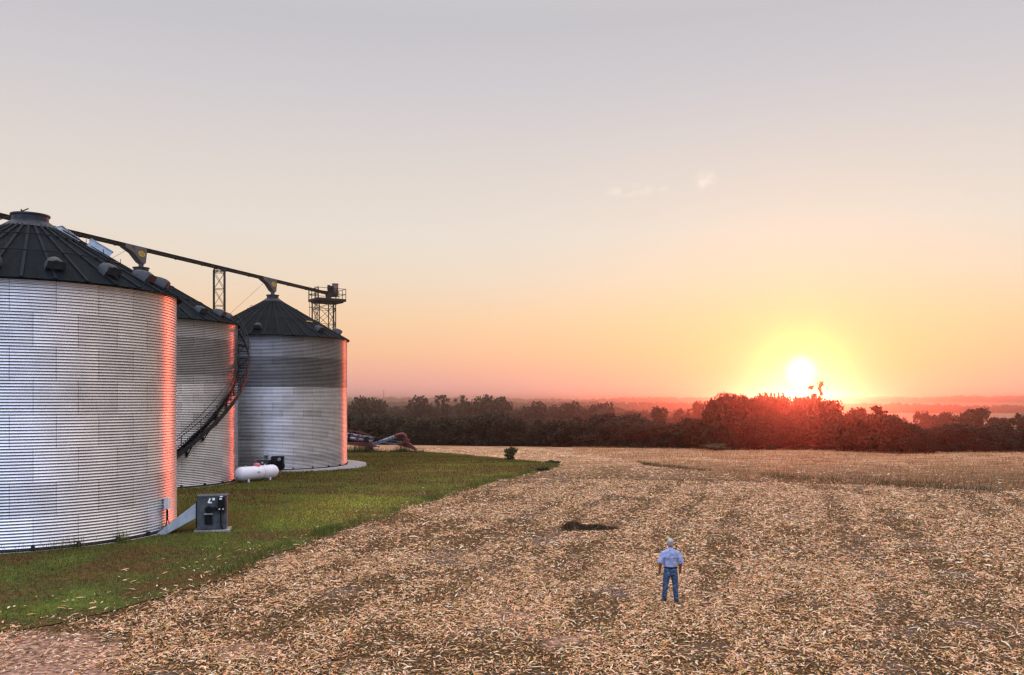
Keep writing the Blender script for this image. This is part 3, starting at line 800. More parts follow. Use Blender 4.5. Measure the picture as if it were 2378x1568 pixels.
eb2 = thing('electric_box', (q.x, q.y, q.z), 'small white electric box on the wall of the farthest grain bin', 'electric box', None, an2)
mb = MB(); mb.box((0, 0, 0), (0.14, 0.34, 0.36)); mb.box((0.078, 0, 0), (0.02, 0.37, 0.39)); mb.build('enclosure', M['white_box'], eb2)
mb = MB(); mb.tube([(0, 0, -0.15), (0, 0.02, -0.6)], 0.02, 6); mb.build('conduit', M['galv_dark'], eb2)

# ------------------------------------------------------------------ propane tank
ta = Vector((-18.72, 59.5, 0)); tb = Vector((-17.2, 61.8, 0))
mid = (ta + tb) / 2; dirn = (tb - ta).normalized(); half = (tb - ta).length / 2
tank = thing('propane_tank', (mid.x, mid.y, h1(mid.x, mid.y)), 'white cylindrical propane tank with a red dome lid lying on the lawn', 'tank', None, math.atan2(dirn.y, dirn.x))
rT = 0.48; zc = 0.62
pts_ = []; rs = []
for k in range(9):
    a = math.pi / 2 * (1 - k / 8); pts_.append((-half - rT * 0.85 * math.sin(a), 0, zc)); rs.append(max(0.01, rT * math.cos(a)))
for k in range(9):
    a = math.pi / 2 * k / 8; pts_.append((half + rT * 0.85 * math.sin(a), 0, zc)); rs.append(max(0.01, rT * math.cos(a)))
mb = MB(); mb.tube(pts_, rs, 40); vessel = mb.build('vessel', M['white_paint'], tank)
mb = MB()
for x in (0.35,): mb.tube([(x, rT * 1.006 * math.cos(a), zc + rT * 1.006 * math.sin(a)) for a in np.linspace(0, 2 * math.pi, 33)], 0.012, 5)
mb.build('weld_band', M['galv'], vessel)
mb = MB(); mb.lathe([(0.24, zc + rT - 0.07), (0.24, zc + rT + 0.08), (0.20, zc + rT + 0.17), (0.01, zc + rT + 0.21)], 20, (-0.02, 0, 0)); mb.build('dome_lid', M['pink'], tank)
mb = MB(); mb.tube([(0.2, 0.1, zc + rT - 0.03), (0.5, 0.35, zc + rT - 0.02), (0.55, 0.52, zc + 0.1), (0.55, 0.55, 0.0), (0.9, 1.6, -0.02)], 0.02, 6); mb.build('gas_line', M['black'], tank)
MB().box((-0.25, -rT - 0.004, zc + 0.06), (0.22, 0.012, 0.12)).build('data_plate', M['galv'], tank)
for x, r_ in ((-1.0, 0.025), (0.7, 0.04)): MB().tube([(x, 0, zc + rT - 0.02), (x, 0, zc + rT + 0.08)], r_, 6).build('lifting_lug', M['white_paint'], tank)
for x in (-0.95, 0.95):
    for y_ in (-0.25, 0.25): MB().box((x, y_, 0.14), (0.12, 0.12, 0.30)).build('leg', M['white_paint'], tank)
    MB().box((x, 0, -0.02), (0.35, 0.95, 0.10)).build('block', M['concrete'], tank)

# ------------------------------------------------------------------ folded grain auger
YA = 104.0
ag = ground_at(880, 1052)
YA = ag.y
aug = thing('grain_auger', (0, 0, 0), 'folded grain auger with silver tubes and red hood parked beyond the farthest bin', 'auger')
aug.location = (P(880, 1050, YA).x, YA, h1(ag.x, YA)); AO = Vector(aug.location)
def A(px, py, dy=0.0): return P(px, py, YA) + Vector((0, dy, 0)) - AO
mb = MB(); mb.tube([A(740, 999, 0.3), A(866, 1020, 0.3)], 0.26, 14); mb.tube([A(740, 1006, -0.3), A(866, 1026, -0.3)], 0.22, 14); mt_ = mb.build('main_tube', M['silver'], aug)
for px in (812, 832, 852):
    py = 1011 + (px - 806) * 0.165
    MB().bar(A(px - 2.5, py + 1.5), A(px + 2.5, py + 2.3), 1.1, 0.72).build('tube_clamp', M['red'] if px == 832 else M['black'], mt_)
mb = MB(); pts_ = [A(740, 990), A(806, 999), A(837, 1003.5), A(873, 1017)]
for a, b_ in zip(pts_[:-1], pts_[1:]): mb.bar(a, b_, 0.12)
for px, y0, y1 in ((837, 1003.5, 1014), (815, 1000, 1012)):
    mb.bar(A(px, y0), A(px + 5, y1), 0.1); mb.bar(A(px, y0), A(px - 7, y1), 0.07)
mb.bar(A(806, 1003), A(826, 1013), 0.05)
mb.build('truss', M['red'], aug)
mb = MB(); mb.tube([A(868, 1031, -0.5), A(921, 1012.5, -0.5)], 0.19, 12); mb.bar(A(869, 1034, -0.72), A(920, 1016, -0.72), 0.08, 0.14); it = mb.build('intake_tube', M['silver'], aug)
for px in (880, 890, 905, 913):
    py = 1031 - (px - 868) * 0.35
    MB().tube([A(px - .6, py + .2, -0.5), A(px + .6, py - .2, -0.5)], 0.235, 12).build('tube_band', M['black'], it)
mb = MB(); mb.tube([A(918, 1012.5, -0.5), A(926, 1010, -0.5), A(936, 1008.5, -0.5), A(942, 1012, -0.5), A(943.5, 1019, -0.5), A(941, 1027, -0.5), A(939, 1034, -0.5)], [0.20, 0.24, 0.27, 0.26, 0.20, 0.22, 0.18], 14)
mb.build('discharge_hood', M['red'], aug)
mb = MB(); mb.bar(A(944, 1021, -0.9), A(953, 1022, -0.9), 0.5, 0.32); mb.build('gearbox', M['red'], aug)
mb = MB(); mb.tube([A(950, 1026, -0.6), A(957, 1018, -0.6), A(966, 1010, -0.6)], [0.03, 0.045, 0.09], 8); mb.build('hydraulic_crank', M['black'], aug)
mb = MB(); mb.bar(A(884, 1027), A(932, 1033.5), 0.16, 0.18); mb.bar(A(906, 1022.5), A(932, 1026.5), 0.07); mb.build('frame_rail', M['silver'], aug)
fr = lambda a, z, h: A(a, z, h)
mb = MB(); mb.prism([(923, 1026), (952, 1029), (958, 1034), (968, 1043), (963, 1044.5), (950, 1040), (924, 1034)], -0.45, 0.35, fr); mb.build('hitch_frame', M['red'], aug)
mb = MB(); mb.bar(A(963.5, 1038), A(963.5, 1051.5), 0.11); mb.bar(A(959, 1043), A(969, 1044), 0.09); mb.build('jack_stand', M['rust'], aug)
mb = MB(); mb.prism([(790, 1029), (820, 1034), (868, 1038), (878, 1037), (866, 1031), (862, 1024), (856, 1026), (820, 1028)], -0.5, 0.4, fr); mb.bar(A(868, 1036), A(881, 1037.5), 0.1); mb.build('undercarriage', M['red'], aug)
for px, dy in ((857, -0.75), (857, 0.8)):
    wc = A(px, 1041, dy); wr = 0.36
    mb = MB(); mb.tube([wc + Vector((0, -0.11, 0)), wc + Vector((0, 0.11, 0))], wr, 20); wl = mb.build('wheel', M['rubber'], aug)
    MB().tube([wc + Vector((0, -0.125, 0)), wc + Vector((0, 0.125, 0))], 0.18, 12).build('rim', M['red'], wl)
MB().box(A(853, 1020, -0.3), (0.55, 0.8, 0.55)).build('drive_box', M['black'], aug); MB().box(A(878, 1018, -0.5), (0.5, 0.3, 0.3)).build('drive_box', M['black'], aug)

# ------------------------------------------------------------------ radio mast on the skyline
mq = P(891, 930, 1500); mz = h1(mq.x, 1500)
mast = thing('radio_mast', (mq.x, 1500, mz), 'faint thin radio mast on the hazy skyline right of the bins', 'mast')
hh = P(891, 906, 1500).z - mz
mb = MB()
for k in range(3):
    a = 2 * math.pi * k / 3; mb.bar((0.5 * math.cos(a), 0.5 * math.sin(a), 0), (0.5 * math.cos(a), 0.5 * math.sin(a), hh), 0.22)
for z in np.arange(0, hh - 2, 2.0):
    for k in range(3):
        a = 2 * math.pi * k / 3; b_ = a + 2 * math.pi / 3
        mb.bar((0.5 * math.cos(a), 0.5 * math.sin(a), z), (0.5 * math.cos(b_), 0.5 * math.sin(b_), z + 2), 0.12)
mb.build('lattice_shaft', M['galv_dark'], mast)
mb = MB(); mb.box((0, 0, hh - 1.2), (2.2, 0.6, 1.2)); mb.build('antenna', M['galv'], mast)

# ------------------------------------------------------------------ person
def remesh(mb, name, m, parent, vox=0.010, sm=3, shape=None):
    o = mb.build('tmp', None)
    md = o.modifiers.new('r', 'REMESH'); md.mode = 'VOXEL'; md.voxel_size = vox; md.use_smooth_shade = True
    ms = o.modifiers.new('s', 'SMOOTH'); ms.factor = 0.5; ms.iterations = sm
    bpy.context.view_layer.update()
    me = bpy.data.meshes.new_from_object(o.evaluated_get(bpy.context.evaluated_depsgraph_get()))
    me.polygons.foreach_set('use_smooth', [True] * len(me.polygons))
    if shape:
        amp_, fx, fz = shape; kv = len(me.vertices)
        co = np.empty(kv * 3); me.vertices.foreach_get('co', co); co = co.reshape(-1, 3)
        no = np.array([v.normal[:] for v in me.vertices])
        dsp = (fbm((co[:, 0] + co[:, 1] * 0.7) * fx + 20, (co[:, 2] + 0.35 * co[:, 0]) * fz + 5, 3) - 0.44) * 2
        me.vertices.foreach_set('co', (co + no * (dsp * amp_)[:, None]).reshape(-1)); me.update()
    bpy.data.objects.remove(o); me.name = name
    return link(name, me, m, parent)

mp_ = ground_at(1557, 1401)
man = thing('person', (mp_.x, mp_.y, mp_.z), 'man in light blue shirt and jeans standing with his back turned', 'person', None, R(3))
X = (0, 1, 0)
arms = {}
body = MB()
def loft(mb, secs, n=18):
    mb.tube([s[0] for s in secs], [(s[1], s[2]) for s in secs], n, ref=(0, 1, 0))
# torso: for a vertical tube with ref y, x-axis of the ring = t x ref -> lateral
loft(body, [((0, 0, 0.86), 0.165, 0.115), ((0, 0, 0.96), 0.175, 0.125), ((0, 0.01, 1.08), 0.165, 0.125), ((0, 0.01, 1.22), 0.175, 0.125), ((0, 0, 1.36), 0.19, 0.12), ((0, 0, 1.45), 0.17, 0.10), ((0, 0, 1.50), 0.09, 0.075), ((0, 0.01, 1.53), 0.06, 0.06)])
loft(body, [((0, 0.01, 1.46), 0.062, 0.065), ((0, 0.015, 1.58), 0.058, 0.062)])
loft(body, [((0, 0.035, 1.555), 0.035, 0.05), ((0, 0.035, 1.575), 0.052, 0.075), ((0, 0.03, 1.62), 0.068, 0.092), ((0, 0.025, 1.68), 0.075, 0.100), ((0, 0.02, 1.73), 0.072, 0.094), ((0, 0.02, 1.765), 0.052, 0.070), ((0, 0.02, 1.785), 0.02, 0.03)])
body.tube([(0, 0.115, 1.665), (0, 0.138, 1.64), (0, 0.11, 1.632)], [0.012, 0.017, 0.012], 8)
for s in (-1, 1):
    body.tube([(s * 0.072, 0.01, 1.635), (s * 0.084, 0.0, 1.665), (s * 0.078, 0.0, 1.69)], [0.010, 0.014, 0.010], 8)
    # arm
    sh = Vector((s * 0.185, 0, 1.41)); el = Vector((s * 0.285, -0.02, 1.13)); wr_ = Vector((s * 0.293, 0.05, 0.90))
    body.tube([sh, sh.lerp(el, 0.4), el, el.lerp(wr_, 0.25), wr_], [0.050, 0.048, 0.043, 0.044, 0.028], 14, ref=(0, 1, 0))
    pm = wr_ + Vector((0, 0.02, -0.05)); kn = wr_ + Vector((-s * 0.005, 0.03, -0.095))
    body.tube([wr_, pm, kn], [(0.026, 0.022), (0.019, 0.040), (0.016, 0.042)], 12, ref=(1, 0, 0))
    for fi, (oy, ln) in enumerate(((0.030, 0.070), (0.010, 0.080), (-0.010, 0.075), (-0.029, 0.058))):
        b0 = kn + Vector((0, oy, 0.008)); b1_ = b0 + Vector((-s * 0.004, 0.004, -ln * 0.5)); b2_ = b1_ + Vector((-s * 0.018, 0.008, -ln * 0.42))
        body.tube([b0, b1_, b2_], [0.0100, 0.0090, 0.0075], 8)
    t0 = wr_ + Vector((-s * 0.004, 0.045, -0.035)); body.tube([t0, t0 + Vector((-s * 0.012, 0.028, -0.03)), t0 + Vector((-s * 0.018, 0.034, -0.06))], [0.012, 0.011, 0.009], 8)
    # leg
    hp_ = Vector((s * 0.095, 0, 0.90)); kn_ = Vector((s * 0.135, 0.015, 0.48)); ak = Vector((s * 0.155, -0.01 + (0.10 if s < 0 else -0.02), 0.09))
    body.tube([hp_, hp_.lerp(kn_, 0.5), kn_, kn_.lerp(ak, 0.3), ak], [0.092, 0.078, 0.056, 0.055, 0.038], 14, ref=(0, 1, 0))
    body.tube([ak + Vector((0, -0.05, -0.03)), ak + Vector((0, 0.03, -0.035)), ak + Vector((s * 0.01, 0.16, -0.055))], [0.036, 0.038, 0.024], 10)
remesh(body, 'body', M['skin'], man, 0.0075, 2)
sh_ = MB()
loft(sh_, [((0, 0, 0.985), 0.185, 0.135), ((0, 0.005, 1.03), 0.19, 0.142), ((0, 0.01, 1.12), 0.184, 0.146), ((0, 0.008, 1.24), 0.196, 0.145), ((0, 0, 1.36), 0.212, 0.138), ((0, -0.002, 1.43), 0.20, 0.120), ((0, 0, 1.485), 0.135, 0.095), ((0, 0.005, 1.525), 0.078, 0.08)], 28)
for s in (-1, 1):
    sh = Vector((s * 0.13, 0, 1.435)); el = Vector((s * 0.305, -0.02, 1.115))
    sh_.tube([sh, Vector((s * 0.185, 0, 1.385)), Vector((s * 0.225, -0.005, 1.30)), Vector((s * 0.268, -0.012, 1.20)), el], [(0.060, 0.080), (0.092, 0.095), (0.094, 0.094), (0.086, 0.088), (0.084, 0.086)], 18, ref=(0, 1, 0))
shirt = remesh(sh_, 'shirt', M['shirt'], man, 0.010, 3, (0.010, 14, 9))
mb = MB()
mb.tube([(x, -0.149 + 0.10 * x * x * 4.2, 1.295 - 0.02 * (1 - abs(x) / 0.15)) for x in np.linspace(-0.155, 0.155, 9)], (0.006), 6)
mb.build('yoke_flap', M['shirt'], shirt)
MB().box((0.01, -0.156, 1.315), (0.022, 0.006, 0.014)).build('tag', M['white_mark'], shirt)
mb = MB(); loft(mb, [((0, 0.005, 1.505), 0.085, 0.085), ((0, 0.012, 1.545), 0.072, 0.078)], 20); mb.build('collar', M['shirt'], shirt)
jn = MB()
loft(jn, [((0, 0, 1.01), 0.172, 0.126), ((0, -0.008, 0.92), 0.186, 0.138), ((0, -0.008, 0.84), 0.188, 0.136), ((0, 0, 0.79), 0.15, 0.11)], 24)
for s in (-1, 1):
    h_ = Vector((s * 0.098, -0.005, 0.86)); k_ = Vector((s * 0.137, 0.012, 0.48)); a_ = Vector((s * 0.157, -0.005 + (0.10 if s < 0 else -0.02), 0.085))
    jn.tube([h_, h_.lerp(k_, 0.5), k_, k_.lerp(a_, 0.35), k_.lerp(a_, 0.85), a_, a_ + Vector((0, 0, -0.03))], [0.105, 0.095, 0.076, 0.074, 0.066, 0.074, 0.076], 18, ref=(0, 1, 0))
jeans = remesh(jn, 'jeans', M['jeans'], man, 0.010, 3, (0.010, 12, 16))
for s in (-1, 1):
    MB().add([(s * 0.05, -0.148, 0.93), (s * 0.13, -0.128, 0.93), (s * 0.125, -0.134, 0.83), (s * 0.09, -0.150, 0.81), (s * 0.055, -0.150, 0.83)], [(0, 1, 2, 3, 4)]).build('back_pocket', M['jeans'], jeans)
mb = MB(); n_ = 32; vs = []
for z, e in ((0.985, 0.004), (0.985, 0.012), (1.022, 0.012), (1.022, 0.004)):
    for k in range(n_):
        a = 2 * math.pi * k / n_; vs.append(((0.180 + e) * math.cos(a), (0.134 + e) * math.sin(a) + 0.0, z))
mb.add(vs, [(i * n_ + k, i * n_ + (k + 1) % n_, ((i + 1) % 4) * n_ + (k + 1) % n_, ((i + 1) % 4) * n_ + k) for i in range(4) for k in range(n_)], True)
mb.build('belt', M['belt'], man)
for s in (-1, 1):
    mb = MB(); c = Vector((s * 0.157, -0.01 + (0.10 if s < 0 else -0.02), 0))
    mb.tube([c + Vector((0, -0.075, 0.045)), c + Vector((0, -0.02, 0.055)), c + Vector((s * 0.005, 0.09, 0.048)), c + Vector((s * 0.015, 0.19, 0.034))], [(0.036, 0.036), (0.045, 0.052), (0.050, 0.044), (0.034, 0.026)], 14)
    mb.tube([c + Vector((0, -0.03, 0.05)), c + Vector((0, -0.03, 0.12))], 0.048, 14)
    remesh(mb, 'boot', M['boot'], man, 0.008, 2)
hm = MB()
loft(hm, [((0, 0.0, 1.60), 0.060, 0.066), ((0, -0.002, 1.64), 0.080, 0.088), ((0, 0.002, 1.68), 0.082, 0.098), ((0, 0.005, 1.72), 0.079, 0.096)], 20)
remesh(hm, 'hair', M['hair'], man, 0.008, 2)
cp = MB()
loft(cp, [((0, 0.016, 1.695), 0.086, 0.109), ((0, 0.016, 1.73), 0.086, 0.108), ((0, 0.016, 1.77), 0.074, 0.092), ((0, 0.016, 1.80), 0.046, 0.06), ((0, 0.016, 1.812), 0.01, 0.01)], 22)
cp.add([(0.075, 0.10, 1.705), (0.06, 0.19, 1.69), (0, 0.205, 1.695), (-0.06, 0.19, 1.69), (-0.075, 0.10, 1.705), (0, 0.10, 1.72)], [(0, 1, 2, 5), (5, 2, 3, 4)])
cap = cp.build('cap', M['cap'], man)
mb = MB(); mb.tube([(x, -0.100 + 0.3 * x * x, 1.700 + 0.035 * (1 - (x / 0.04) ** 2)) for x in np.linspace(-0.04, 0.04, 9)], 0.006, 6); mb.build('cap_strap', M['hair'], cap)
for s in (-1, 1): MB().tube([(s * 0.03, 0.116, 1.668), (s * 0.03, 0.124, 1.668)], 0.009, 8).build('eye', M['boot'], man)
MB().tube([(-0.022, 0.116, 1.602), (0, 0.122, 1.600), (0.022, 0.116, 1.602)], 0.005, 6).build('mouth', M['boot'], man)

# ------------------------------------------------------------------ dark heap of chaff
hq = ground_at(1362, 1233)
def strips(Pc, dirs, nrm_, length, width, curl, col, nseg=2, name='x'):
    Nn = len(Pc)
    dirs = dirs / np.linalg.norm(dirs, axis=1, keepdims=True)
    nrm_ = nrm_ - (nrm_ * dirs).sum(1, keepdims=True) * dirs; nrm_ /= np.linalg.norm(nrm_, axis=1, keepdims=True) + 1e-9
    sd = np.cross(dirs, nrm_)
    V = np.zeros((Nn, 2 * (nseg + 1), 3))
    for i in range(nseg + 1):
        tt = i / nseg - 0.5
        wv = width * (1.0 if 0 < i < nseg else 0.35)
        c = Pc + dirs * (length * tt)[:, None] + nrm_ * (curl * (0.25 - tt * tt))[:, None]
        V[:, 2 * i] = c - sd * (wv / 2)[:, None]; V[:, 2 * i + 1] = c + sd * (wv / 2)[:, None]
    return quad_mesh(name, V, col, nseg)

def rand_dirs(n_, flat=0.25):
    a = rng.random(n_) * 2 * math.pi
    return np.stack([np.cos(a), np.sin(a), rng.normal(0, flat, n_)], -1)

heap = thing('debris_heap', (hq.x, hq.y + 0.3, hq.z), 'low dark heap of chaff and soil lying in the stubble left of the man', 'heap')
def heap_h(u, v):
    return 0.30 * np.exp(-(((u + 0.62) / 0.38) ** 2 + (v / 0.42) ** 2)) + 0.20 * np.exp(-(((u - 0.25) / 0.75) ** 2 + (v / 0.38) ** 2)) + 0.05 * np.exp(-(((u - 1.1) / 0.5) ** 2 + (v / 0.4) ** 2))
uu, vv = np.meshgrid(np.linspace(-1.7, 2.1, 60), np.linspace(-1.1, 1.1, 34))
hzv = heap_h(uu, vv) * (0.8 + 0.5 * fbm(uu * 3, vv * 3)) - 0.03
hv = np.stack([uu, vv, hzv], -1).reshape(-1, 3); nc_ = 60
me = bpy.data.meshes.new('mound'); me.from_pydata(hv.tolist(), [], [(i * nc_ + j, i * nc_ + j + 1, (i + 1) * nc_ + j + 1, (i + 1) * nc_ + j) for i in range(33) for j in range(59)])
link('mound', me, mat('dark_chaff', (0.030, 0.022, 0.010), 0.95, 0, 0.6, 9, 1.0, 14, (0.075, 0.05, 0.024)), heap)
nH = 2600; u_ = rng.uniform(-1.3, 1.5, nH); v_ = rng.normal(0, 0.36, nH); z_ = heap_h(u_, v_)
kp = z_ > 0.05; u_, v_, z_ = u_[kp], v_[kp], z_[kp]; nH = len(u_)
pal = np.array([(0.025, 0.017, 0.009), (0.06, 0.036, 0.018), (0.02, 0.024, 0.010), (0.26, 0.16, 0.08)])
me = strips(np.stack([u_, v_, z_ + 0.0], -1), rand_dirs(nH, 0.6), rng.normal(size=(nH, 3)) + [0, 0, 1], rng.uniform(0.08, 0.25, nH), rng.uniform(0.01, 0.03, nH), rng.uniform(0, 0.05, nH), pal[rng.choice(4, nH, p=[.38, .3, .18, .14])], 2, 'stalks')
o = link('stalks', me, M['litter'], heap); o['kind'] = 'stuff'

# ------------------------------------------------------------------ corn litter (uncountable)
def wedge(n_, r0, r1, amax=36, amin=-36, power=1.0):
    u_ = rng.random(n_); r = (r0 ** (2 * power) + u_ * (r1 ** (2 * power) - r0 ** (2 * power))) ** (1 / (2 * power))
    a = np.radians(rng.uniform(amin, amax, n_)); return r * np.sin(a), r * np.cos(a), r
def tracks(x, y):
    # long faint windrows running away from the camera
    c_ = x - 0.30 * y
    return 0.55 * (0.5 + 0.5 * np.cos(2 * math.pi * c_ / 2.6 + 2.5 * fbm(c_ * 0.1, y * 0.05))) + 0.9 * (fbm(c_ * 0.55, y * 0.06 + 11, 3) - 0.1)
A0 = ground_at(1500, 1082); A1 = ground_at(1720, 1108); A2 = ground_at(2378, 1152)
def edge_y(x):
    k_ = sorted([(A0.x, A0.y), (A1.x, A1.y), (A2.x, A2.y)])
    return np.interp(x, [k_[0][0] - 3] + [q[0] for q in k_] + [k_[2][0] + 30], [k_[0][1] + 25] + [q[1] for q in k_] + [k_[2][1] - 6])
LPAL = np.array([(0.92, 0.56, 0.33), (0.87, 0.45, 0.25), (0.94, 0.71, 0.49), (0.60, 0.30, 0.11), (0.62, 0.41, 0.14), (0.19, 0.09, 0.032), (0.05, 0.028, 0.010), (0.20, 0.19, 0.05)])
LPR = np.array([.21, .20, .14, .12, .07, .11, .10, .05])
def litter(name, n_, r0, r1, ls, ws, label, curl=1.0, thr=0.0):
    x, y, r = wedge(n_, r0, r1, 46, -46)
    dn = fbm(x * 0.45 + 3, y * 0.30 + 8, 4) * 0.90 + 0.42 * tracks(x, y) + 0.45 * (fbm(x * 1.9, y * 1.3, 2) - 0.35)
    keep = (rng.random(n_) < np.clip((dn - 0.475) * 4.2, 0.28, 1.0)) & ~in_poly(x + rng.normal(0, 0.45, n_), y + rng.normal(0, 0.45, n_))
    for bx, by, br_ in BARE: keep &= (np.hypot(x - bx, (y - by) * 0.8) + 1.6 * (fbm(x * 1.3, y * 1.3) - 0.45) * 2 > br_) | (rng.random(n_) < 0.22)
    keep &= ((x - hq.x - 0.1) / 1.15) ** 2 + ((y - hq.y - 0.35) / 0.5) ** 2 > 1
    keep &= ~((y > edge_y(x) + 3 + 12 * (fbm(x * 0.35, y * 0.12) - 0.42)) & (x > 3) & (rng.random(n_) > 0.35))
    x, y = x[keep], y[keep]; k = len(x)
    lenn = rng.gamma(2.2, 0.42, k) * ls; wid = rng.uniform(0.35, 1.35, k) * ws; thin = rng.random(k) < 0.10; lenn = np.where(thin, lenn * 1.7, lenn); wid = np.where(thin, wid * 0.35, wid)
    z = hz(x, y) + rng.uniform(0.008, 0.05, k)
    d = rand_dirs(k, 0.22); nn = rng.normal(0, 0.45, (k, 3)) + [0, 0, 1]
    col = LPAL[rng.choice(len(LPAL), k, p=LPR)] * rng.uniform(0.75, 1.2, (k, 1))
    me = strips(np.stack([x, y, z], -1), d, nn, lenn, wid, lenn * rng.uniform(0.1, 0.6, k) * curl, np.clip(col, 0, 0.9), 2, name)
    tag(link(name, me, M['litter']), label, 'corn litter', kind='stuff')
litter('corn_litter', 285000, 13, 32, 0.100, 0.034, 'scattered pale corn husks and leaves on the foreground soil')
litter('corn_litter', 320000, 32, 62, 0.130, 0.046, 'scattered pale corn husks and leaves in the middle of the field')
litter('corn_litter', 125000, 62, 130, 0.20, 0.060, 'scattered pale corn leaves in the far part of the field')
# dry leaves blown onto the lawn edge
k = 300; i_ = rng.integers(0, 13, k); f_ = rng.random(k)
ew = np.array([(p.x, p.y) for p in edge_w])
pp = ew[i_] * (1 - f_)[:, None] + ew[i_ + 1] * f_[:, None] + np.stack([-np.abs(rng.normal(0, 1.6, k)), np.abs(rng.normal(0, 1.0, k))], -1)
me = strips(np.stack([pp[:, 0], pp[:, 1], hz(pp[:, 0], pp[:, 1]) + 0.07], -1), rand_dirs(k, 0.15), rng.normal(0, 0.3, (k, 3)) + [0, 0, 1], rng.uniform(0.06, 0.24, k), rng.uniform(0.03, 0.06, k), rng.uniform(0.02, 0.06, k), LPAL[rng.choice(4, k)], 2, 'blown_leaves')
tag(link('blown_leaves', me, M['litter']), 'dry corn leaves blown onto the edge of the lawn', 'corn litter', kind='stuff')

# ------------------------------------------------------------------ standing stubble
def px_of(x, y): return 1189 + 2000 * x / y, 930 + 2000 * (CAM_Z - hz(x, y)) / y
def stalks(name, x, y, hgt, wdt, pal_, label, lean=0.18, mt='litter', base_w=0.35):
    k = len(x); z = hz(x, y)
    d = np.stack([rng.normal(0, lean, k), rng.normal(0, lean, k), np.ones(k)], -1)
    nn = rng.normal(size=(k, 3)); nn[:, 2] *= 0.1; nn[:, 1] -= 0.8
    hh_ = hgt * rng.uniform(0.5, 1.25, k)
    c = np.stack([x, y, z + hh_ / 2], -1)
    me = strips(c, d, nn, hh_, wdt * rng.uniform(0.6, 1.3, k), np.zeros(k), pal_[rng.choice(len(pal_), k)] * rng.uniform(0.7, 1.25, (k, 1)), 1, name)
    return tag(link(name, me, M[mt]), label, 'stubble' if mt == 'litter' else 'grass', kind='stuff')
# tall stubble block, right of the windrows; its near edge is a line on the ground
nS = 80000
x, y, r = wedge(nS, 44, 150, 46, 4, 0.7)
x = np.where(True, np.round(x / 0.76) * 0.76 + rng.normal(0, 0.10, nS), x) if False else x
rows = y - 0.12 * x; y = np.round(rows / 0.76) * 0.76 + 0.12 * x + rng.normal(0, 0.09, nS)
kp = (y > edge_y(x) + 14 * (fbm(x * 0.35, y * 0.12) - 0.42) + rng.normal(0, 1.0, nS)) & (rng.random(nS) < np.clip((fbm(x * 0.2 + 30, y * 0.4, 4) - 0.30) * 5, 0.25, 1)) & (x > 2) & (hz(x, y) > -3.4)
SP = np.array([(0.46, 0.19, 0.06), (0.56, 0.27, 0.10), (0.26, 0.10, 0.04), (0.56, 0.33, 0.17), (0.12, 0.055, 0.022)])
stalks('corn_stubble', x[kp], y[kp], 0.25, 0.05, SP, 'standing reddish corn stubble in rows across the right side of the field')
x, y, r = wedge(30000, 20, 150, 46, -22, 0.55); kp = ~in_poly(x, y) & (hz(x, y) > -4)
stalks('corn_stubble', x[kp], y[kp], 0.18, 0.026, SP, 'short broken stalks scattered through the corn litter')
# greener weedy strips at the stubble's near edge
k = 5000; tt = rng.random(k); xs = A0.x + (A2.x - A0.x) * tt ** 1.3
ysn = edge_y(xs) + np.abs(rng.normal(0, 3.2, k)); kp = fbm(xs * 0.5, ysn * 0.35) > 0.44
GP = np.array([(0.06, 0.07, 0.02), (0.09, 0.09, 0.03), (0.13, 0.08, 0.035), (0.04, 0.035, 0.012)])
stalks('field_weeds', xs[kp], ysn[kp], 0.24, 0.05, GP, 'dark green weeds along the near edge of the standing stubble', 0.4, 'grass')

# ------------------------------------------------------------------ lawn grass blades and edge weeds
x, y, r = wedge(380000, 18, 112, 7, -36, 0.62); kp = in_poly(x + rng.normal(0, 0.3, len(x)), y + rng.normal(0, 0.3, len(x)))
for c, rr_ in ((BIN1, 5.75), (BIN2, 6.5)): kp &= np.hypot(x - c.x, y - c.y) > rr_
kp &= np.hypot(x - BIN3.x - 0.62, y - BIN3.y - 0.5) > 7.42
x, y = x[kp], y[kp]; k = len(x)
nv = 0.455 + 1.9 * (fbm(x * 0.16 + 50, y * 0.55 - x * 0.1, 5) - 0.46)
gp = np.array([(0.105, 0.110, 0.014), (0.29, 0.30, 0.035), (0.32, 0.23, 0.05), (0.27, 0.115, 0.04), (0.035, 0.025, 0.008)])
nv = nv + 0.35 * (fbm(x * 0.10 + 7, y * 0.10, 3) - 0.44)
nv = nv + 0.16 * np.exp(-(((x + 7.5) / 5.0) ** 2 + ((y - 47) / 9.0) ** 2)) - 0.13 * np.exp(-(((x + 13) / 5) ** 2 + ((y - 28) / 7) ** 2)) - 0.14 * np.exp(-(((x + 13) / 3.5) ** 2 + ((y - 50) / 10) ** 2))
lush = 0.52 + 1.15 * np.exp(-(((x + 8.3) / 3.2) ** 2 + ((y - 44) / 9) ** 2)) + 0.5 * np.exp(-(((x + 5) / 7) ** 2 + ((y - 70) / 14) ** 2))
sel = np.where(nv < 0.445, rng.choice([3, 2, 4], k), np.where(nv < 0.52, rng.choice([0, 2, 4, 3], k), rng.choice([0, 1, 1, 2], k)))
d = np.stack([rng.normal(0, 0.5, k), rng.normal(0, 0.5, k), np.ones(k)], -1); nn = rng.normal(size=(k, 3)); nn[:, 1] -= 1
sc_ = np.clip(np.hypot(x, y) / 40, 0.7, 2.2); hgt = rng.uniform(0.03, 0.11, k) * (0.8 + 0.3 * sc_)
me = strips(np.stack([x, y, hz(x, y) + 0.02 + hgt / 2], -1), d, nn, hgt, 0.034 * sc_, np.zeros(k), np.clip(gp[sel] * rng.uniform(0.4, 1.5, (k, 1)) * lush[:, None], 0, 0.6), 1, 'lawn_grass')
tag(link('lawn_grass', me, M['grass']), 'short mown grass blades of the lawn', 'grass', kind='stuff')
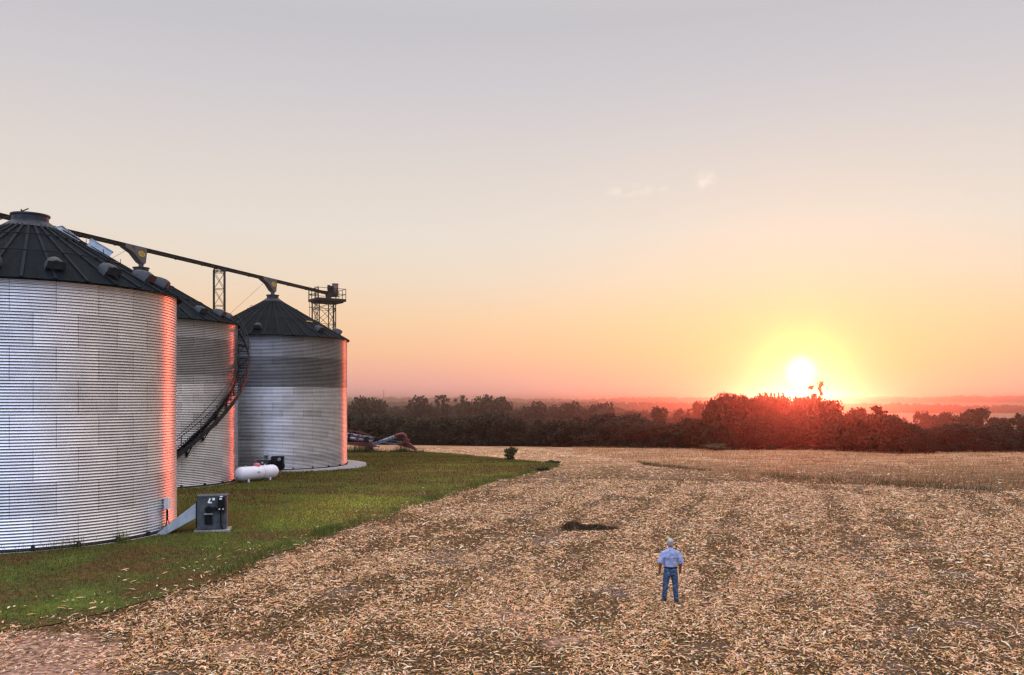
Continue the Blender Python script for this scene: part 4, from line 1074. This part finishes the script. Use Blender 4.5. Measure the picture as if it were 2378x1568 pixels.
# taller weeds along the lawn edge
k = 26000; i_ = rng.integers(2, 14, k); f_ = rng.random(k)
pp = ew[i_] * (1 - f_)[:, None] + ew[i_ + 1] * f_[:, None]
pp = pp + np.stack([rng.normal(-0.25, 0.28, k), rng.normal(0.15, 0.35, k)], -1)
cl = fbm(pp[:, 0] * 0.9, pp[:, 1] * 0.6, 3); kp = rng.random(k) < np.clip((cl - 0.40) * 7, 0.02, 1) * np.clip((pp[:, 1] - 24) / 14, 0.12, 1); pp = pp[kp]; cl = cl[kp]
WP = np.array([(0.07, 0.11, 0.02), (0.12, 0.17, 0.03), (0.20, 0.16, 0.05), (0.035, 0.045, 0.012)])
stalks('edge_weeds', pp[:, 0], pp[:, 1], 0.20 + 0.25 * np.clip(cl - 0.4, 0, 1), 0.03, WP, 'taller green weeds along the boundary of lawn and field', 0.5, 'grass')
k = 9000; i_ = rng.integers(14, 18, k); f_ = rng.random(k)
pp = ew[i_] * (1 - f_)[:, None] + ew[i_ + 1] * f_[:, None] + np.stack([rng.normal(0, 0.5, k), rng.normal(0, 0.5, k)], -1)
kp = fbm(pp[:, 0] * 0.5, pp[:, 1] * 0.5) > 0.46; pp = pp[kp]
stalks('edge_weeds', pp[:, 0], pp[:, 1], 0.16, 0.045, WP, 'low weeds along the far rim of the lawn', 0.5, 'grass')
# weeds round bin 1 foot, under the auger
k = 1500; a = rng.normal(toc1 + R(36), R(16), k); rr_ = 5.72 + np.abs(rng.normal(0, 0.2, k))
x = BIN1.x + rr_ * np.cos(a); y = BIN1.y + rr_ * np.sin(a); kp = fbm(x * 1.2, y * 1.2) > 0.45
stalks('bin_weeds', x[kp], y[kp], 0.40, 0.022, WP, 'green weeds sprouting at the foot of the nearest grain bin', 0.25, 'grass')
k = 5200; px_ = rng.uniform(800, 985, k); gY = YA - 0.4 + rng.normal(0, 0.8, k)
x = (px_ - 1189) / 2000 * gY; tall = 0.35 + 0.75 * np.exp(-((px_ - 840) / 30) ** 2) + 0.65 * np.exp(-((px_ - 934) / 14) ** 2)
stalks('tall_weeds', x, gY, tall * 0.62 * rng.gamma(2.2, 0.45, k), 0.05, WP * 0.35, 'dark tall weeds growing under and around the parked auger', 0.35, 'grass')

# ------------------------------------------------------------------ trees
def crown_mesh(name, seed, blobs, nper, size, pal_, shell=0.75):
    g = np.random.default_rng(seed); P_, D_, Nn_, C_ = [], [], [], []
    for (cx, cy, cz, rx, rz_) in blobs:
        k = int(nper * (rx / 0.2) ** 1.3) + 20
        dirv = g.normal(size=(k, 3)); dirv /= np.linalg.norm(dirv, axis=1, keepdims=True)
        rad = g.uniform(shell, 1.08, k)[:, None] * (1 + 0.12 * g.normal(size=(k, 1)))
        P_.append(np.array([cx, cy, cz]) + dirv * rad * [rx, rx, rz_]); C_.append(pal_[g.choice(len(pal_), k)] * g.uniform(0.6, 1.4, (k, 1)))
        Nn_.append(dirv + g.normal(0, 0.7, (k, 3))); D_.append(g.normal(size=(k, 3)))
    P_ = np.concatenate(P_); k = len(P_); P_[:, 2] = np.maximum(P_[:, 2], 0.02)
    ln = g.uniform(0.7, 1.6, k) * size
    d = np.concatenate(D_); d /= np.linalg.norm(d, axis=1, keepdims=True)
    nn = np.concatenate(Nn_); nn = nn - (nn * d).sum(1, keepdims=True) * d; nn /= np.linalg.norm(nn, axis=1, keepdims=True)
    sd_ = np.cross(d, nn); V = np.zeros((k, 4, 3)); wv = ln * 0.45
    V[:, 0] = P_ - d * ln[:, None] / 2; V[:, 1] = P_ - sd_ * wv[:, None]; V[:, 2] = P_ + sd_ * wv[:, None]; V[:, 3] = P_ + d * ln[:, None] / 2
    return quad_mesh(name, V, np.concatenate(C_), 1)
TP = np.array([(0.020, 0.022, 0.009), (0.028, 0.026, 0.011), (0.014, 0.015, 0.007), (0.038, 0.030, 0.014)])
def round_blobs(seed, n_, w_, zlo, zhi, br):
    g = random.Random(seed); out = []
    for i in range(n_):
        z = g.uniform(zlo, zhi); f = math.sqrt(max(0.05, 1 - ((z - (zlo + zhi) / 2) / ((zhi - zlo) / 2 + 0.08)) ** 2))
        a = g.uniform(0, 2 * math.pi); r = w_ * f * math.sqrt(g.random()) * 0.9
        b_ = br * g.uniform(0.7, 1.25); out.append((r * math.cos(a), r * math.sin(a), min(z, 0.99 - b_ * 0.8), b_, b_ * 0.8))
    return out
KINDS = {}
def trunk_mesh(seed, h0=0.55, limbs=5, r0=0.022):
    g = random.Random(seed); mb = MB()
    mb.tube([(0, 0, -0.03), (0.01, 0, h0 * 0.5), (0.0, 0.01, h0), (0.02, 0.0, 0.80)], [r0, r0 * 0.75, r0 * 0.5, r0 * 0.2], 7)
    for i in range(limbs):
        a = g.uniform(0, 6.28); z = g.uniform(0.2, h0); l_ = g.uniform(0.15, 0.3)
        mb.tube([(0, 0, z), (l_ * 0.5 * math.cos(a), l_ * 0.5 * math.sin(a), z + l_ * 0.45), (l_ * math.cos(a), l_ * math.sin(a), z + l_ * 0.8)], [r0 * 0.5, r0 * 0.35, r0 * 0.12], 5)
    return mb
specs = {
    'bushy': [round_blobs(s, 24, 0.36, 0.03, 0.88, 0.17) for s in (1, 2, 3)],
    'round': [round_blobs(s, 22, 0.36, 0.28, 0.93, 0.15) for s in (11, 12, 13)],
    'dome': [round_blobs(21, 30, 0.50, 0.18, 0.92, 0.16)],
    'wispy': [[(0, 0, .30, .14, .10), (.02, 0, .38, .13, .08), (0.0, 0, 0.55, .10, .07), (.02, .03, .60, .09, .07), (-.04, 0, .70, .08, .05), (.05, 0, .74, .07, .05), (.06, .02, .88, .07, .05), (0.06, 0, .66, .08, .06), (-0.10, 0, .78, .09, .045), (-0.16, .02, .90, .08, .04), (0.08, 0, .82, .06, .05), (0.10, .02, .95, .10, .04), (0.03, 0, .45, .12, .07), (.16, 0, .60, .04, .08)]],
    'pine': [[(0.05 * math.sin(i * 2.3), 0.05 * math.cos(i * 1.7), 0.12 + i * 0.085, 0.44 - i * 0.036, 0.05) for i in range(10)]],
}
for kn, bl in specs.items():
    KINDS[kn] = []
    for i, bb in enumerate(bl):
        nper = {'wispy': 150, 'pine': 150}.get(kn, 170)
        sz = {'wispy': 0.030, 'pine': 0.040}.get(kn, 0.048)
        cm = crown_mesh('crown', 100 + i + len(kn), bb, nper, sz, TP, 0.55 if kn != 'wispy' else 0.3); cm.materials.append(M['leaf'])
        tm_o = trunk_mesh(i + 5).build('trunk', M['bark']); tm = tm_o.data; bpy.data.objects.remove(tm_o)
        KINDS[kn].append((cm, tm))
NAMES = {'bushy': 'bushy_tree', 'round': 'broadleaf_tree', 'dome': 'oak_tree', 'wispy': 'sapling_tree', 'pine': 'pine_tree'}
def tree(kind, x, y, height, label, group=None, wide=1.0, rz=None):
    cm, tm = random.choice(KINDS[kind])
    o = thing(NAMES[kind], (x, y, h1(x, y) - 0.05), label, 'tree', group, random.uniform(0, 6.28) if rz is None else rz)
    o.scale = (height * wide, height * wide, height)
    for nm, me in (('crown', cm), ('trunk', tm)):
        c = bpy.data.objects.new(nm, me); COL.objects.link(c); c.parent = o
    return o
def tree_px(kind, px, top, Y, label, group=None, wide=1.0, rz=None):
    X_ = (px - 1189) / 2000 * Y; z0 = h1(X_, Y); zt = CAM_Z - (top - 930) / 2000 * Y
    return tree(kind, X_, Y, max(2.0, zt - z0), label, group, wide, rz)

# the dark hedge along the field edge, left part
hl = 'dense dark tree in the long hedge left of the copse'
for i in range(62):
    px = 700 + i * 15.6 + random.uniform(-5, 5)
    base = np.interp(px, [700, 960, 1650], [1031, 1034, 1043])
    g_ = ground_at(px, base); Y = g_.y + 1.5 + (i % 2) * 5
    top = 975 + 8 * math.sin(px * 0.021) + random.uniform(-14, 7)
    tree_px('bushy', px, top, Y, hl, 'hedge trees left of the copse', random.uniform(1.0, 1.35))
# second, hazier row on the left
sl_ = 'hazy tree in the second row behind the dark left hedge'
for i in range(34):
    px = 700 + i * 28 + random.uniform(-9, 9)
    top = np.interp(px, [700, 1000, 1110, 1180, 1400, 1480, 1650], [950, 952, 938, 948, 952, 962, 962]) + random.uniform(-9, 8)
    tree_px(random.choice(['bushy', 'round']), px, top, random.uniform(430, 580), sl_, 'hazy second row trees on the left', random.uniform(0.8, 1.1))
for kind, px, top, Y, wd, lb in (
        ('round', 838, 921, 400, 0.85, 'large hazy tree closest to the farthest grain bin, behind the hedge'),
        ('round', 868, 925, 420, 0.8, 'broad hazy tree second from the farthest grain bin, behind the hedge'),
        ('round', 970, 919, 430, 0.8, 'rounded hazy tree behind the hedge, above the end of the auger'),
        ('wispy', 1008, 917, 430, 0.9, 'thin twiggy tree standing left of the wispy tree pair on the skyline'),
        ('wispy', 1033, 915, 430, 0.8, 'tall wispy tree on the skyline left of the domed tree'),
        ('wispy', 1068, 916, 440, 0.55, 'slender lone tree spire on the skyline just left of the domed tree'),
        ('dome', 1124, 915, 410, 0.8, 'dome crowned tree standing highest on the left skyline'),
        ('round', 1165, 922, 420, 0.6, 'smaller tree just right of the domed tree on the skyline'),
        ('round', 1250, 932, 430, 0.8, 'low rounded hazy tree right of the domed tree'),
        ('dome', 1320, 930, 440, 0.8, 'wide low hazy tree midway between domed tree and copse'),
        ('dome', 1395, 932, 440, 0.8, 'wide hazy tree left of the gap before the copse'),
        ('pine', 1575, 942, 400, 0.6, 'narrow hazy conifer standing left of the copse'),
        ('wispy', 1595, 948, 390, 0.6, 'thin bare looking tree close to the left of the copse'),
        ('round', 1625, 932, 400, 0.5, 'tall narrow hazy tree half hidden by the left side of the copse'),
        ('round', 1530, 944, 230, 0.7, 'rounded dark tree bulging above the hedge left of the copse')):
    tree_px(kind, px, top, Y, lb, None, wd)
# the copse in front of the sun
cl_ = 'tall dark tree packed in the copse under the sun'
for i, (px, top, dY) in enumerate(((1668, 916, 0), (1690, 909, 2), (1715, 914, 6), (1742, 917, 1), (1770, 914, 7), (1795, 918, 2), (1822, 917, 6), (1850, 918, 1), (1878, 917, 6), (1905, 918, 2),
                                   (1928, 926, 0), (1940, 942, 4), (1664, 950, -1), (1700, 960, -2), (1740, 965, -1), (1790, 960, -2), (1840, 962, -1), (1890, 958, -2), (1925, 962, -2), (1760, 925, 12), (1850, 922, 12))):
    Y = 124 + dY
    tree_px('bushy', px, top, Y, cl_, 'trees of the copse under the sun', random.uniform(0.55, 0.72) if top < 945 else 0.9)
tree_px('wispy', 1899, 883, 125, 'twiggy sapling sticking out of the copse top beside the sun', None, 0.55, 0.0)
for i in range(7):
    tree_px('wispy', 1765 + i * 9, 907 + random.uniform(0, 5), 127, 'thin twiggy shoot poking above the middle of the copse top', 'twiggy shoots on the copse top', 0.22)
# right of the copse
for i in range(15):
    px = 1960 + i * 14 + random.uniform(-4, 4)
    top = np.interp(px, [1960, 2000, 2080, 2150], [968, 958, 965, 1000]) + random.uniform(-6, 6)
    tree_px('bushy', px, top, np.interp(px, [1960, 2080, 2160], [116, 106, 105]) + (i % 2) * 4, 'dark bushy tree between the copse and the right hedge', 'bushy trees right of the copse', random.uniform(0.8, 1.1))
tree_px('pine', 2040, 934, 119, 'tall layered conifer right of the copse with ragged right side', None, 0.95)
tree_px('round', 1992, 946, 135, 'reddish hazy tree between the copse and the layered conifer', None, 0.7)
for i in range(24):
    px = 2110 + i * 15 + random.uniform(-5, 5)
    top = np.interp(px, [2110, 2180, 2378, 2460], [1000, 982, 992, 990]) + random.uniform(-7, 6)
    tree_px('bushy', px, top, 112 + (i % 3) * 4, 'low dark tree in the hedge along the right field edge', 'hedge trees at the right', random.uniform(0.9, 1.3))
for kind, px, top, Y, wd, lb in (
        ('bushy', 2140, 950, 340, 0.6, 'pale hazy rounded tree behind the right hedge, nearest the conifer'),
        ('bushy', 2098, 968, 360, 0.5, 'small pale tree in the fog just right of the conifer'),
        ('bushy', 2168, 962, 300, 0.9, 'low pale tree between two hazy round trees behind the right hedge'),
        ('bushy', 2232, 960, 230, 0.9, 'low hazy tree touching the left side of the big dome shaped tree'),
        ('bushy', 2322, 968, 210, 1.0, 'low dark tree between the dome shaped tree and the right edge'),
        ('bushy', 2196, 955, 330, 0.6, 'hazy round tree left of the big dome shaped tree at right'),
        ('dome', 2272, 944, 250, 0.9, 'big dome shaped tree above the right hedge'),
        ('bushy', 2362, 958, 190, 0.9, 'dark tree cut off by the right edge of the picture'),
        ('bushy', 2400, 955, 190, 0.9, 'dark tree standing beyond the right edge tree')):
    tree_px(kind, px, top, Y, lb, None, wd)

# far-off woods as masses on the ridges
def wood_band(name, Y, tops, h_, depth, label, n_=420, x0=-200, x1=2700, size=3.0, seed=1):
    g = np.random.default_rng(seed); V_, C_ = [], []
    px = g.uniform(x0, x1, n_); yy = Y + g.uniform(0, depth, n_)
    top = np.interp(px, *tops) + g.normal(0, 1.2, n_)
    for i in range(n_):
        X_ = (px[i] - 1189) / 2000 * yy[i]; zt = CAM_Z - (top[i] - 930) / 2000 * Y; k = 70
        rad = h_ * g.uniform(0.35, 0.6)
        dv = g.normal(size=(k, 3)); dv /= np.linalg.norm(dv, axis=1, keepdims=True)
        c = np.array([X_, yy[i], zt - h_ * 0.5]) + dv * [rad, rad, h_ * 0.5] * g.uniform(0.6, 1, (k, 1))
        d = g.normal(size=(k, 3)); d /= np.linalg.norm(d, axis=1, keepdims=True); s2 = np.cross(d, dv); s2 /= np.linalg.norm(s2, axis=1, keepdims=True)
        v = np.zeros((k, 4, 3)); v[:, 0] = c - d * size; v[:, 1] = c - s2 * size; v[:, 2] = c + s2 * size; v[:, 3] = c + d * size
        V_.append(v); C_.append(TP[g.choice(4, k)])
    me = quad_mesh(name, np.concatenate(V_), np.concatenate(C_), 1)
    tag(link(name, me, M['leaf']), label, 'wood', kind='stuff')
wood_band('distant_wood', 800, ([-200, 1400, 1500, 1950, 2700], [940, 946, 958, 950, 952]), 17, 120, 'hazy wood in the valley behind the hedges', 360, -200, 1640, 2.0, 2)
wood_band('distant_wood', 1700, ([-200, 1300, 1700, 2000, 2378, 2700], [932, 934, 936, 937, 944, 944]), 19, 160, 'pale wooded band crossing the foggy valley', 800, -200, 2700, 3.0, 3)
wood_band('distant_wood', 3300, ([-200, 900, 1150, 1350, 1460, 1650, 1960, 2050, 2150, 2250, 2300, 2378, 2700], [924, 924, 925, 929, 924, 924, 920, 922, 923, 919, 922, 919, 919]), 28, 300, 'palest wooded ridge on the horizon', 1000, -200, 2700, 5.5, 4)

# ------------------------------------------------------------------ bushes
def bush(px, py, h_, w_, label, name='bush'):
    g_ = ground_at(px, py)
    o = thing(name, g_, label, 'bush')
    bl = round_blobs(int(px), 14, 0.4, 0.12, 0.85, 0.20)
    me = crown_mesh('foliage', int(px), bl, 150, 0.085, np.array([(0.05, 0.06, 0.02), (0.09, 0.09, 0.03), (0.035, 0.045, 0.015)]), 0.3)
    c = link('foliage', me, M['leaf'], o); c.scale = (w_, w_, h_)
    mb = MB()
    for i in range(16):
        a = random.uniform(0, 6.28); q_ = random.uniform(0.1, 0.45) * w_; mb.tube([(0, 0, -0.05), (q_ * 0.5 * math.cos(a), q_ * 0.5 * math.sin(a), h_ * 0.5), (q_ * math.cos(a), q_ * math.sin(a), h_ * random.uniform(0.9, 1.12))], [0.018, 0.012, 0.006], 5)
    mb.build('stems', M['bark'], o)
    return o
bush(1187, 1070, 1.45, 2.0, 'lone dark leafy bush at the far rim of the lawn')
bush(1283, 1079, 0.42, 1.5, 'small low green clump at the far tip of the lawn', 'weed_clump')
bush(1262, 1094, 0.4, 1.4, 'low grassy clump on the lawn edge just before its far tip', 'weed_clump')
bush(1660, 1047, 1.0, 4.5, 'low dark bush at the left foot of the copse')

# ------------------------------------------------------------------ haze
hb_ = MB(); hb_.box((0, 2300, -1.0), (9000, 5200, 48.0))
m = bpy.data.materials.new('haze_air'); m.use_nodes = True; t = m.node_tree; t.nodes.clear()
o_ = t.nodes.new('ShaderNodeOutputMaterial'); v_ = t.nodes.new('ShaderNodeVolumePrincipled')
v_.inputs['Color'].default_value = (0.93, 0.86, 0.85, 1); v_.inputs['Density'].default_value = 0.00042; v_.inputs['Anisotropy'].default_value = 0.945
t.links.new(v_.outputs[0], o_.inputs['Volume'])
ho = hb_.build('haze', m); tag(ho, 'thin morning haze lying over the fields', 'haze', kind='stuff')
